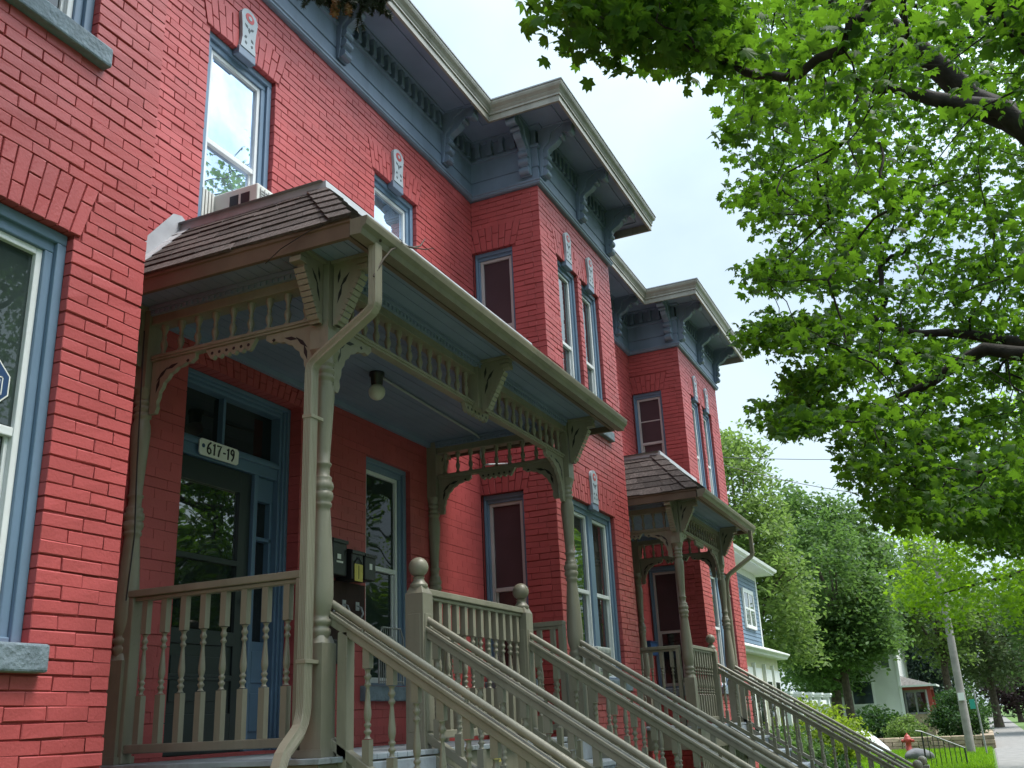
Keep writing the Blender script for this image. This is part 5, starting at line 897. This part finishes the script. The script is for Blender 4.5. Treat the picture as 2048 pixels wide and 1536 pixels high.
def needles(a, b, nn):
    ax = (b-a).normalized()
    for i in range(nn):
        p = a.lerp(b, random.random()); d_ = Vector(rng.normal(size=3)); d_ = (d_-ax*d_.dot(ax)).normalized(); d_ = (d_+ax*.6).normalized()*random.uniform(.014, .024)
        s_ = d_.cross(Vector(rng.normal(size=3))).normalized()*.0016
        nd.add([p-s_, p+s_, p+d_], [(0, 1, 2)])
for path, nn in ((spine, 60), (br2, 14)):
    for i in range(nn):
        f = .35+.65*random.random() if path is spine else random.random(); k = f*(len(path)-1); j = min(int(k), len(path)-2); p = path[j].lerp(path[j+1], k-j)
        q = p+Vector((random.uniform(-.10, .09), random.uniform(-.09, .10), random.uniform(-.10, .07)))
        tw.tube([p, p.lerp(q, .5)+Vector((0, 0, .01)), q], [.004, .003, .002], 4); needles(p, q, 260)
        for _ in range(3):
            a = p.lerp(q, random.uniform(.3, .9)); c = a+Vector((random.uniform(-.06, .06), random.uniform(-.06, .06), random.uniform(-.08, .01))); tw.tube([a, c], [.0025, .0015], 4); needles(a, c, 160)
nd.build('needles', 'needle', sp, recalc=False); tw.build('twigs', 'darkbark', sp)
for (x, y, z) in ((3.16, 2.2, 4.885), (3.21, 2.17, 4.875), (3.19, 2.23, 4.87)):
    c = MB(); c.lathe([(.004, -.075), (.014, -.065), (.02, -.045), (.02, -.02), (.013, 0), (.004, .006)], x, y, z, 10)
    for i in range(26):
        a = i*2.4; h = -.065+i*.0024; c.lathe([(.008, -.004), (.001, .006)], x+.018*math.cos(a), y+.018*math.sin(a), z+h, 5)
    c.build('cone', 'cone', sp)

# ------------------------------------------------------------------ neighbouring houses
bh = empty('blue_house', (27, 5.8, 0), 'blue clapboard house with white eaves and sun porch beyond the second red bay', 'house')
m = MB(); hx0, hx1, hy0, hy1 = 21.2, 31.1, 5.8, 15
for (a, b) in (((hx0, hy0), (hx1, hy0)), ((hx1, hy0), (hx1, hy1)), ((hx0, hy1), (hx0, hy0))):
    v = Vector(b)-Vector(a); f = Fr(a[0], a[1], *(v.normalized()))
    for i in range(45):
        z = .5+i*.115; m.prism([(0, z), (.02, z), (.004, z+.117), (0, z+.117)], lambda p, q, c: f(c, p, q), 0, v.length)
m.box(hx0+.01, hx1-.01, hy0+.01, hy1, 0, 5.66); m.build('wall', 'siding', bh)
m = MB(); m.box(hx1-.14, hx1+.02, hy0-.025, hy0+.1, .4, 5.5); m.box(hx0-.02, hx1+.02, hy0-.024, hy0, 5.42, 5.68); m.build('corner_trim', 'wtrim', bh)
m = MB(); m.sweep([(hx0, hy1), (hx0, hy0), (hx1, hy0), (hx1, hy1)][::1], [(-.1, 5.62), (.5, 5.62), (.5, 5.66), (.58, 5.70), (.6, 5.78), (-.1, 5.84)]); eav = m.build('eave', 'wtrim', bh)
m = MB(); m.add([(hx0-.55, hy0-.55, 5.8), (hx1+.55, hy0-.55, 5.8), (hx1+.55, hy1, 5.8), (hx0-.55, hy1, 5.8), (hx0+4, 10, 8.2), (hx1-4, 10, 8.2)], [(0, 1, 5, 4), (1, 2, 5), (2, 3, 4, 5), (3, 0, 4)]); m.build('roof', 'groof', bh)
def hwin(parent, x0, x1, y, z0, z1, name='window'):
    m = MB()
    m.box(x0, x0+.1, y-.05, y, z0, z1); m.box(x1-.1, x1, y-.05, y, z0, z1); m.box(x0+.1, x1-.1, y-.05, y, z1-.12, z1); m.box(x0+.1, x1-.1, y-.06, y, z0, z0+.09)
    c = (x0+x1)/2; m.box(c-.05, c+.05, y-.05, y, z0+.09, z1-.12)
    for a, b in ((x0+.1, c-.05), (c+.05, x1-.1)): m.box(a, b, y-.045, y, (z0+z1)/2-.03, (z0+z1)/2+.03)
    w_ = m.build(name, 'wtrim', parent); p = MB(); p.box(x0+.1, x1-.1, y-.035, y-.03, z0+.09, z1-.12); p.build('pane', 'g_cur', w_)
hwin(bh, 28.75, 30.2, 5.78, 3.9, 5.02); hwin(bh, 24.3, 25.9, 5.78, 3.9, 5.02)
sx0, sx1, sy = 24.2, 30.6, 5.35
m = MB(); m.box(sx0, sx1, sy, 5.77, .6, 3.1); m.build('sun_porch', 'yelltrim', bh)
m = MB(); m.sweep([(sx0-.0, 5.77), (sx0, sy), (sx1, sy), (sx1, 5.77)], [(-.1, 3.05), (.26, 3.05), (.28, 3.1), (.34, 3.16), (.34, 3.2), (-.1, 3.36)]); m.build('sun_porch_roof', 'wtrim', bh)
for x in (24.5, 25.7, 26.9, 28.3, 29.5):
    m = MB(); m.box(x, x+.9, sy-.06, sy, .75, 2.72); m.box(x-.09, x-.02, sy-.09, sy, .6, 2.85); 
    o = m.build('porch_window', 'wtrim', bh); p = MB()
    p.box(x+.14, x+.76, sy-.066, sy-.061, 1.0 if x != 28.3 else .7, 2.4); p.build('pane', 'g_dark', o)
m = MB(); m.box(sx0-.05, sx1+.05, sy-.1, sy, .0, .62); m.build('porch_base', 'wtrim', bh)
FN = 'white posts of the garden pergola'
for i in range(5):
    x = 32.9+i*1.95; y = 5.62-.04*i
    r_ = empty('pergola_post', (x, y, 0), ['first', 'second', 'third', 'fourth', 'fifth'][i]+' white square garden post with flat cap counted from the blue house', 'post', FN)
    m = MB(); m.box(x-.11, x+.11, y-.11, y+.11, 0, 2.05); m.build('shaft', 'wtrim', r_); m = MB(); m.box(x-.22, x+.22, y-.17, y+.17, 2.05, 2.12); m.box(x-.26, x+.26, y-.2, y+.2, 2.12, 2.19); m.build('cap', 'wtrim', r_)
    if i < 4: m = MB(); m.box(x+.11, x+1.8, y-.07, y+.03, 1.78, 1.95); m.box(x+.11, x+1.8, y-.05, y+.02, .5, 1.0); m.build('rail', 'wtrim', r_)

wh = empty('white_house', (64, 6.5, 0), 'white clapboard house with small red trimmed porch behind the bushes', 'house')
m = MB(); f = Fr(62, 9.5, 0, -1)
for i in range(46):
    z = .6+i*.14; m.prism([(0, z), (.022, z), (.004, z+.142), (0, z+.142)], lambda p, q, c: f(c, p, q), 0, 5.3)
m.box(62.01, 71, 4.21, 9.5, 0, 7.05); m.build('wall', 'wsiding', wh)
m = MB(); m.box(61.95, 62.12, 4.12, 4.28, .5, 7); m.build('corner_trim', 'wtrim', wh)
m = MB(); m.add([(61.4, 3.6, 7.0), (71.6, 3.6, 7.0), (71.6, 10.1, 7.0), (61.4, 10.1, 7.0), (64, 6.8, 9.6), (69, 6.8, 9.6)], [(0, 1, 5, 4), (1, 2, 5), (2, 3, 4, 5), (3, 0, 4), (0, 3, 2, 1)]); m.build('roof', 'groof', wh)
m = MB(); m.box(61.93, 62, 5.6, 6.9, 1.7, 3.1); o = m.build('window', 'wtrim', wh); m = MB(); m.box(61.915, 61.93, 5.72, 6.78, 1.82, 3.0); m.build('pane', 'g_green', o)
m = MB(); m.box(61.93, 62, 4.5, 5.1, 3.6, 5.2); o = m.build('window', 'wtrim', wh); m = MB(); m.box(61.915, 61.93, 4.6, 5.0, 3.72, 5.1); m.build('pane', 'g_cur', o)
m = MB(); m.box(62.3, 66, 2.75, 4.12, 0, 1.15); m.build('porch_base', 'wallstone', wh)
m = MB(); m.box(62.2, 66.1, 2.65, 4.12, 2.45, 2.68)
for x, y in ((62.3, 2.75), (65.9, 2.75)): m.box(x-.1, x+.1, y-.1, y+.1, 1.15, 2.45)
m.build('porch_frame', 'hyd', wh)
m = MB(); m.box(62.5, 65.8, 2.95, 4.1, 1.15, 2.45); o = m.build('porch_wall', 'galv', wh)
for y in (3.0, 3.55): m = MB(); m.box(62.47, 62.5, y, y+.45, 1.25, 2.3); m.build('pane', 'g_dark', o)
m = MB(); m.add([(61.9, 2.35, 2.66), (66.4, 2.35, 2.66), (66.4, 4.2, 2.66), (61.9, 4.2, 2.66), (62.9, 4.2, 3.25), (65.4, 4.2, 3.25)], [(0, 1, 5, 4), (1, 2, 5), (3, 0, 4), (0, 3, 2, 1), (2, 3, 4, 5)]); m.build('porch_roof', 'groof', wh)
m = MB(); m.box(61.85, 66.45, 2.3, 2.36, 2.6, 2.7); m.box(61.85, 61.91, 2.36, 4.2, 2.6, 2.7); m.build('porch_eave', 'wtrim', wh)

# ------------------------------------------------------------------ street furniture and garden things
def up(o): return o
r_ = empty('utility_pole', (38.5, .7, 0), 'weathered grey timber utility pole standing in the grass by the pavement', 'pole')
m = MB(); m.tube([(38.5, .7, -.1), (38.5, .7, 3), (38.5, .68, 9.6)], [.14, .128, .105], 14); m.build('shaft', 'pole', r_)
m = MB(); m.box(38.44, 38.56, -.35, 1.7, 9.0, 9.12); m.build('cross_arm', 'pole', r_)
m = MB(); m.box(38.3, 38.36, .6, .8, 1.7, 1.95); m.build('tag_plate', 'wtrim', r_)
r_ = empty('street_sign', (37, .22, 0), 'thin galvanised post with small green street name blade beside the utility pole', 'sign')
m = MB(); m.tube([(37, .22, -.1), (37, .27, 2.05)], .028, 8); m.build('post', 'galv', r_)
m = MB(); m.box(36.97, 37.0, .30, .46, 1.42, 1.72); m.build('blade', 'teal', r_)
r_ = empty('fire_hydrant', (40.7, 2.8, 0), 'red fire hydrant in the lawn before the stone wall', 'hydrant')
m = MB(); m.lathe([(.16, 0), (.16, .05), (.11, .07), (.11, .40), (.14, .42), (.14, .46), (.12, .48), (.10, .55), (.06, .60), (.03, .62)], 40.7, 2.8, 0, 16); m.build('barrel', 'hyd', r_)
m = MB(); m.lathe([(.03, .61), (.03, .66), (.02, .67)], 40.7, 2.8, 0, 6); m.build('top_nut', 'hyd', r_)
for dx, dy in ((0, -1), (0, 1), (-1, 0)):
    m = MB(); m.tube([(40.7+dx*.1, 2.8+dy*.1, .4), (40.7+dx*.2, 2.8+dy*.2, .4)], [.06, .065], 10); m.tube([(40.7+dx*.2, 2.8+dy*.2, .4), (40.7+dx*.23, 2.8+dy*.23, .4)], [.03, .03], 6); m.build('outlet', 'hyd', r_)
m = MB()
for k in range(3):
    y = -.1
    while y < 4.6:
        w = random.uniform(.3, .6); m.box(42.1+random.uniform(0, .03), 42.6, y, min(4.7, y+w-.02), k*.16, k*.16+.15); y += w
for k in range(3):
    x = 42.6
    while x < 50: w = random.uniform(.3, .6); m.box(x, x+w-.02, -.1, .35+random.uniform(0, .03), k*.16, k*.16+.15); x += w
tag(m.build('retaining_wall', 'wallstone', bevel=.02, org=(42.3, 2, 0)), 'low tan stone retaining wall below the round bush', 'wall')
# tarp: a crumpled white sheet over a mound
m = MB(); nx, ny = 16, 14; vs = []
for i in range(nx+1):
    for j in range(ny+1):
        u, v = i/nx, j/ny; e = (math.sin(PI*u)**.6)*(math.sin(PI*v)**.6)
        vs.append((40.8+1.3*u, 3.5+1.5*v, .02+e*(.35+.75*v)+.05*math.sin(u*9+v*4)*e+random.uniform(-.012, .012)))
m.add(vs, [(i*(ny+1)+j, (i+1)*(ny+1)+j, (i+1)*(ny+1)+j+1, i*(ny+1)+j+1) for i in range(nx) for j in range(ny)], 0, True)
tag(m.build('plastic_sheet', 'tarp', org=(41.5, 4.3, 0), recalc=False), 'crumpled white plastic sheet draped over a mound by the stone wall', 'sheet')
m = MB(); m.sphere((34.2, 2.1, .14), .4, n=18, sz=.62)
m.v = [(x+.07*math.sin(9*y+z*7), y*1+.06*math.sin(x*8), max(0, z+.06*math.sin(x*7+y*5))) for x, y, z in m.v]
tag(m.build('boulder', 'rock', org=(34.2, 2.1, 0), recalc=True), 'grey boulder lying in the bright lawn', 'rock')
r_ = empty('iron_railing', (30.3, 1.6, 0), 'thin black iron garden railing with sloping pale top rail in the lawn', 'railing')
xs_ = [30.6+(31.2-30.6)*i/8 for i in range(9)]; ys_ = [1.72+(.72-1.72)*i/8 for i in range(9)]; zt_ = [.92-.47*(i/8) for i in range(9)]
m = MB(); m.tube([(xs_[0]-.05, ys_[0]+.15, .95)]+[(a, b, c) for a, b, c in zip(xs_, ys_, zt_)], .022, 8); m.build('top_rail', 'galv', r_)
for i in range(9):
    m = MB(); m.tube([(xs_[i], ys_[i], -.35*(i/8)), (xs_[i], ys_[i], zt_[i])], .022 if i in (0, 8) else .011, 6); m.build('post' if i in (0, 8) else 'bar', 'black', r_)
for lab, a, b in (('upper overhead cable crossing the sky beside the light green tree', (28, 6.6, 8.85), (38.5, -.2, 10.2)), ('lower slanting overhead cable below the other one', (29.5, 6.2, 8.9), (30.4, 1.4, 7.35))):
    a, b = Vector(a), Vector(b); m = MB(); m.tube([a.lerp(b, i/10)-Vector((0, 0, .12*math.sin(PI*i/10))) for i in range(11)], .011, 5); tag(m.build('overhead_cable', 'black', org=a), lab, 'cable', 'overhead cables')

# ------------------------------------------------------------------ things on the house and the porches
def aircon(label, x0, x1, y0, y1, z0, z1, side=False):
    r_ = empty('air_conditioner', ((x0+x1)/2, y0, z0), label, 'air conditioner', 'window air conditioners')
    m = MB(); m.box(x0, x1, y0, y1, z0, z1); b_ = m.build('body', 'acwhite', r_, bevel=.012)
    m = MB()
    for i in range(int((z1-z0-.06)/.022)): m.box(x0+.03, x1-.03, y0-.006, y0+.002, z0+.03+i*.022, z0+.03+i*.022+.011)
    for i in range(9): m.box(x0+.03+(x1-x0-.065)*i/8, x0+.035+(x1-x0-.065)*i/8, y0-.009, y0-.004, z0+.03, z1-.03)
    m.build('grille', 'galv', r_)
    ya, yb = y0+.06, y0+(y1-y0)*.62
    for q in (0, 1):
        a = ya+(yb-ya)*q/2; m = MB(); m.box(x0-.004, x0+.003, a+.012, a+(yb-ya)/2-.012, z0+.08, z1-.06); m.build('side_vent', 'black', r_)
    for xa, xb in ((x0-.16, x0), (x1, x1+.12)):
        m = MB(); k = 9
        for i in range(k): m.box(xa+(xb-xa)*i/k, xa+(xb-xa)*(i+.6)/k, y1-.03-.006*(i % 2), y1-.012, z0, z1)
        m.build('side_curtain', 'acwhite', r_)
aircon('white window air conditioner in the tall window above the near porch roof', 5.27, 5.72, 4.36, 4.80, 5.14, 5.60)
aircon('white window air conditioner at the foot of the double bay window', 10.40, 10.82, 3.70, 3.90, 2.06, 2.36)
MBX = 'black mailboxes on the porch wall'
for lab, x0, x1, z0, z1, y0, acc in (('black mailbox with white stickers, leftmost on the porch wall', 6.64, 6.84, 2.80, 3.12, 4.56, 'l'), ('black mailbox with a yellow paper tag hanging from it', 6.87, 7.04, 2.78, 3.05, 4.53, 'y'), ('black mailbox with one small white label, nearest the porch window', 7.08, 7.25, 2.80, 3.05, 4.54, 's')):
    r_ = empty('mailbox', ((x0+x1)/2, YM, z0), lab, 'mailbox', MBX)
    m = MB(); m.box(x0, x1, y0, YM-.002, z0, z1-.04); m.build('body', 'black', r_, bevel=.008)
    m = MB(); m.prism([(y0-.012, z1-.06), (y0-.012, z1-.03), (YM-.002, z1+.01), (YM-.002, z1-.02)], lambda a, h, c: (c, a, h), x0-.008, x1+.008); m.build('lid', 'black', r_, bevel=.003)
    m = MB()
    if acc == 'l':
        m.box(x0+.06, x0+.11, y0-.003, y0, z0+.13, z0+.17); m.box(x0+.05, x0+.14, y0-.003, y0, z0+.10, z0+.115); m.build('sticker', 'label', r_)
    elif acc == 's': m.box(x0+.07, x0+.11, y0-.003, y0, z0+.09, z0+.14); m.build('sticker', 'label', r_)
    else:
        m.box(x0+.03, x0+.15, y0-.008, y0-.004, z0-.01, z0+.13); t_ = m.build('paper_tag', 'yellow', r_)
        m = MB(); m.box(x0+.085, x0+.092, y0-.010, y0-.008, z0+.01, z0+.12); m.tube([(x0+.03, y0-.006, z0+.13), (x0+.09, y0-.006, z0+.19), (x0+.15, y0-.006, z0+.13)], .004, 5); m.build('tag_print', 'black', t_)
r_ = empty('hook_board', (6.95, YM, 2.4), 'dark brown board with metal hooks below the mailboxes', 'board')
m = MB(); m.box(6.62, 7.28, YM-.03, YM-.002, 2.30, 2.78); m.build('board', 'brown', r_, bevel=.004)
for x in (6.74, 6.96, 7.16): m = MB(); m.tube([(x, YM-.03, 2.60), (x, YM-.07, 2.58), (x, YM-.09, 2.53), (x, YM-.07, 2.50)], .008, 6); m.box(x-.025, x+.025, YM-.036, YM-.03, 2.56, 2.63); m.build('hook', 'metal', r_)
m = MB(); m.box(6.66, 6.95, YM-.10, YM-.002, 2.12, 2.28); m.box(6.65, 6.96, YM-.11, YM-.002, 2.28, 2.295); tag(m.build('meter_box', 'black', bevel=.006, org=(6.8, YM, 2.2)), 'small black box on the wall under the hook board', 'box')
r_ = empty('house_number_sign', (5.3, 4.78, 3.55), 'white notched plaque reading 617-19 above the dark front door', 'sign')
sy_ = 4.836
pl = [(-.215, -.045), (-.195, -.062), (.195, -.062), (.215, -.045), (.215, .045), (.195, .062), (-.195, .062), (-.215, .045)]
sxc, szc = 5.545, 3.60
m = MB(); m.prism(pl, lambda a, h, c: (sxc+a, sy_-c, szc+h), 0, .012); m.build('plate', 'label', r_, bevel=.003)
m = MB()
def stroke(pts, w=.0068):
    m.tube([(sxc+a, sy_-.0135, szc+h) for a, h in pts], w, 6)
x = -.135
stroke([(x+.035, .045), (x+.012, .025), (x, -.005), (x+.003, -.03), (x+.02, -.042), (x+.037, -.03), (x+.037, -.012), (x+.022, .002), (x+.004, -.008)])
stroke([(x+.062, .028), (x+.078, .044), (x+.074, -.042)])
stroke([(x+.105, .036), (x+.148, .04), (x+.128, .0), (x+.12, -.043)])
stroke([(x+.172, -.004), (x+.196, -.003)], .006)
stroke([(x+.214, .028), (x+.23, .044), (x+.226, -.042)])
stroke([(x+.29, .02), (x+.272, .002), (x+.258, .012), (x+.26, .034), (x+.275, .045), (x+.29, .034), (x+.29, .01), (x+.284, -.02), (x+.268, -.043)])
m.build('numerals', 'ink', r_)
m = MB(); m.prism([(-.176+.016*math.cos(i*PI/5), .008+.016*math.sin(i*PI/5)) for i in range(10)], lambda a, h, c: (sxc+a, sy_-c, szc+h), .012, .0145); m.build('dot', 'sign_blue', r_)
r_ = empty('ceiling_lamp', (6.40, 4.0, CEIL), 'unlit white globe lamp with black base under the near porch ceiling', 'lamp')
m = MB(); m.lathe([(.062, CEIL-.001), (.062, CEIL-.03), (.05, CEIL-.04), (.048, CEIL-.10), (.04, CEIL-.11)], 6.40, 4.0, 0, 18); m.build('base', 'black', r_)
m = MB(); m.sphere((6.40, 4.0, CEIL-.165), .068, n=22); m.build('globe', 'globe', r_)
m = MB(); m.tube([(6.46, 4.0, CEIL-.018), (7.5, 4.06, CEIL-.018), (8.40, 4.10, CEIL-.018), (8.50, 4.10, CEIL-.05), (8.52, 4.12, 4.12), (8.75, 4.2, 4.1), (9.66, 4.35, 4.33)], .011, 6)
tag(m.build('conduit', 'conduit', org=(6.46, 4, CEIL)), 'thin white electric conduit running along the near porch ceiling', 'conduit')
# wire rack standing in the porch window corner
m = MB(); x0, x1, z0, z1, y = 7.40, 7.80, 1.97, 2.44, 4.60
m.tube([(x0, y, z0), (x0, y, z1-.08), (x0+.05, y, z1), (x1-.05, y, z1), (x1, y, z1-.08), (x1, y, z0)], .009, 6)
for i in range(1, 12): xx = x0+(x1-x0)*i/12; m.tube([(xx, y, z0), (xx, y, z1-.005)], .004, 4)
m.box(7.54, 7.64, y-.006, y, z1-.12, z1-.07); m.tube([(x0, y, z0+.02), (x1, y, z0+.02)], .007, 5)
tag(m.build('wire_rack', 'galv', org=(7.6, 4.6, 1.97)), 'white wire rack standing on the sill of the porch window', 'rack')
r_ = empty('window_sticker', (2.92, 3.905, 3.2), 'blue octagonal sticker with pale border in the lower left window', 'sticker')
n = 8; oc = [(.115*math.cos(PI/8+i*PI/4), .115*math.sin(PI/8+i*PI/4)) for i in range(n)]
ys = D+.104
m = MB(); m.prism([(a*1.07, h*1.07) for a, h in oc], lambda a, h, c: (2.905+a, ys-c, 3.20+h), 0, .0015); m.build('border', 'label', r_)
m = MB(); m.prism(oc, lambda a, h, c: (2.905+a, ys-c, 3.20+h), .0015, .003); m.build('face', 'sign_blue', r_)
m = MB()
for a0, a1, h0, h1 in ((-.08, .075, .03, .035), (-.08, .075, -.055, -.05), (.07, .075, -.055, .035), (-.08, .06, -.005, .02)): m.box(2.905+a0, 2.905+a1, ys-.0045, ys-.003, 3.2+h0, 3.2+h1)
m.build('print', 'label', r_)
m = MB(); tw = [(4.38, 2.76, 4.06), (4.45, 2.74, 4.19), (4.53, 2.73, 4.29), (4.66, 2.73, 4.375), (4.80, 2.74, 4.425), (4.93, 2.76, 4.50), (5.03, 2.78, 4.60)]
m.tube(tw, [.006, .006, .006, .007, .007, .005, .003], 6); m.tube([tw[4], (4.92, 2.72, 4.46), (5.0, 2.70, 4.50)], [.005, .004, .002], 5); m.tube([tw[3], (4.6, 2.7, 4.37), (4.5, 2.66, 4.33)], [.004, .003, .002], 5)
tag(m.build('fallen_twig', 'twig', org=tw[3]), 'bare forked twig caught on the near porch gutter', 'twig')
m = MB(); m.tube([(4.42, 2.74, 4.30), (4.5, 2.8, 4.40), (4.58, 2.86, 4.50)], [.009, .012, .010], 7); tag(m.build('broken_stick', 'twig', org=(4.5, 2.8, 4.4)), 'short broken stick lying on the shingles at the gutter', 'stick')
m = MB(); m.tube([(4.235, 3.42, 4.24), (4.22, 3.30, 4.30), (4.225, 3.1, 4.37), (4.24, 2.95, 4.40)], .003, 5); tag(m.build('loose_cable', 'black', org=(4.23, 3.2, 4.3)), 'thin black cable looping over the near porch fascia', 'cable')
m = MB(); m.tube([(4.50, 4.60, 4.15), (4.485, 4.57, 3.7), (4.50, 4.565, 3.2), (4.53, 4.57, 2.8), (4.50, 4.565, 2.4)], .005, 5); tag(m.build('hanging_cable', 'black', org=(4.5, 4.6, 4.15)), 'thin black cable hanging down beside the rear post next to the near wall', 'cable')
m = MB(); m.box(6.50, 6.60, 3.115, 3.125, 1.36, 1.49); tag(m.build('paper_notice', 'yellow', org=(6.41, 3.12, 1.4)), 'yellow paper notice on the edge of the near porch deck', 'notice')
r_ = empty('broom', (12.95, 4.3, FZ), 'orange brown broom leaning in the corner of the far porch', 'broom')
m = MB(); m.tube([(13.0, 4.25, FZ+.2), (12.85, 4.58, FZ+1.2)], .013, 6); m.build('handle', 'orange', r_)
m = MB(); m.prism([(-.06, .24), (.06, .24), (.13, 0), (-.13, 0)], lambda a, h, c: (13.02+a, 4.22+c-h*.2, FZ+h), -.025, .025); m.build('bristles', 'twig', r_)
m = MB(); m.box(15.25, 15.6, YM-.14, YM-.002, 2.52, 2.72); m.box(15.24, 15.61, YM-.15, YM-.002, 2.72, 2.735); tag(m.build('letter_box', 'sign_blue', bevel=.006, org=(15.4, YM, 2.6)), 'dark blue letter box on the far porch wall', 'box')
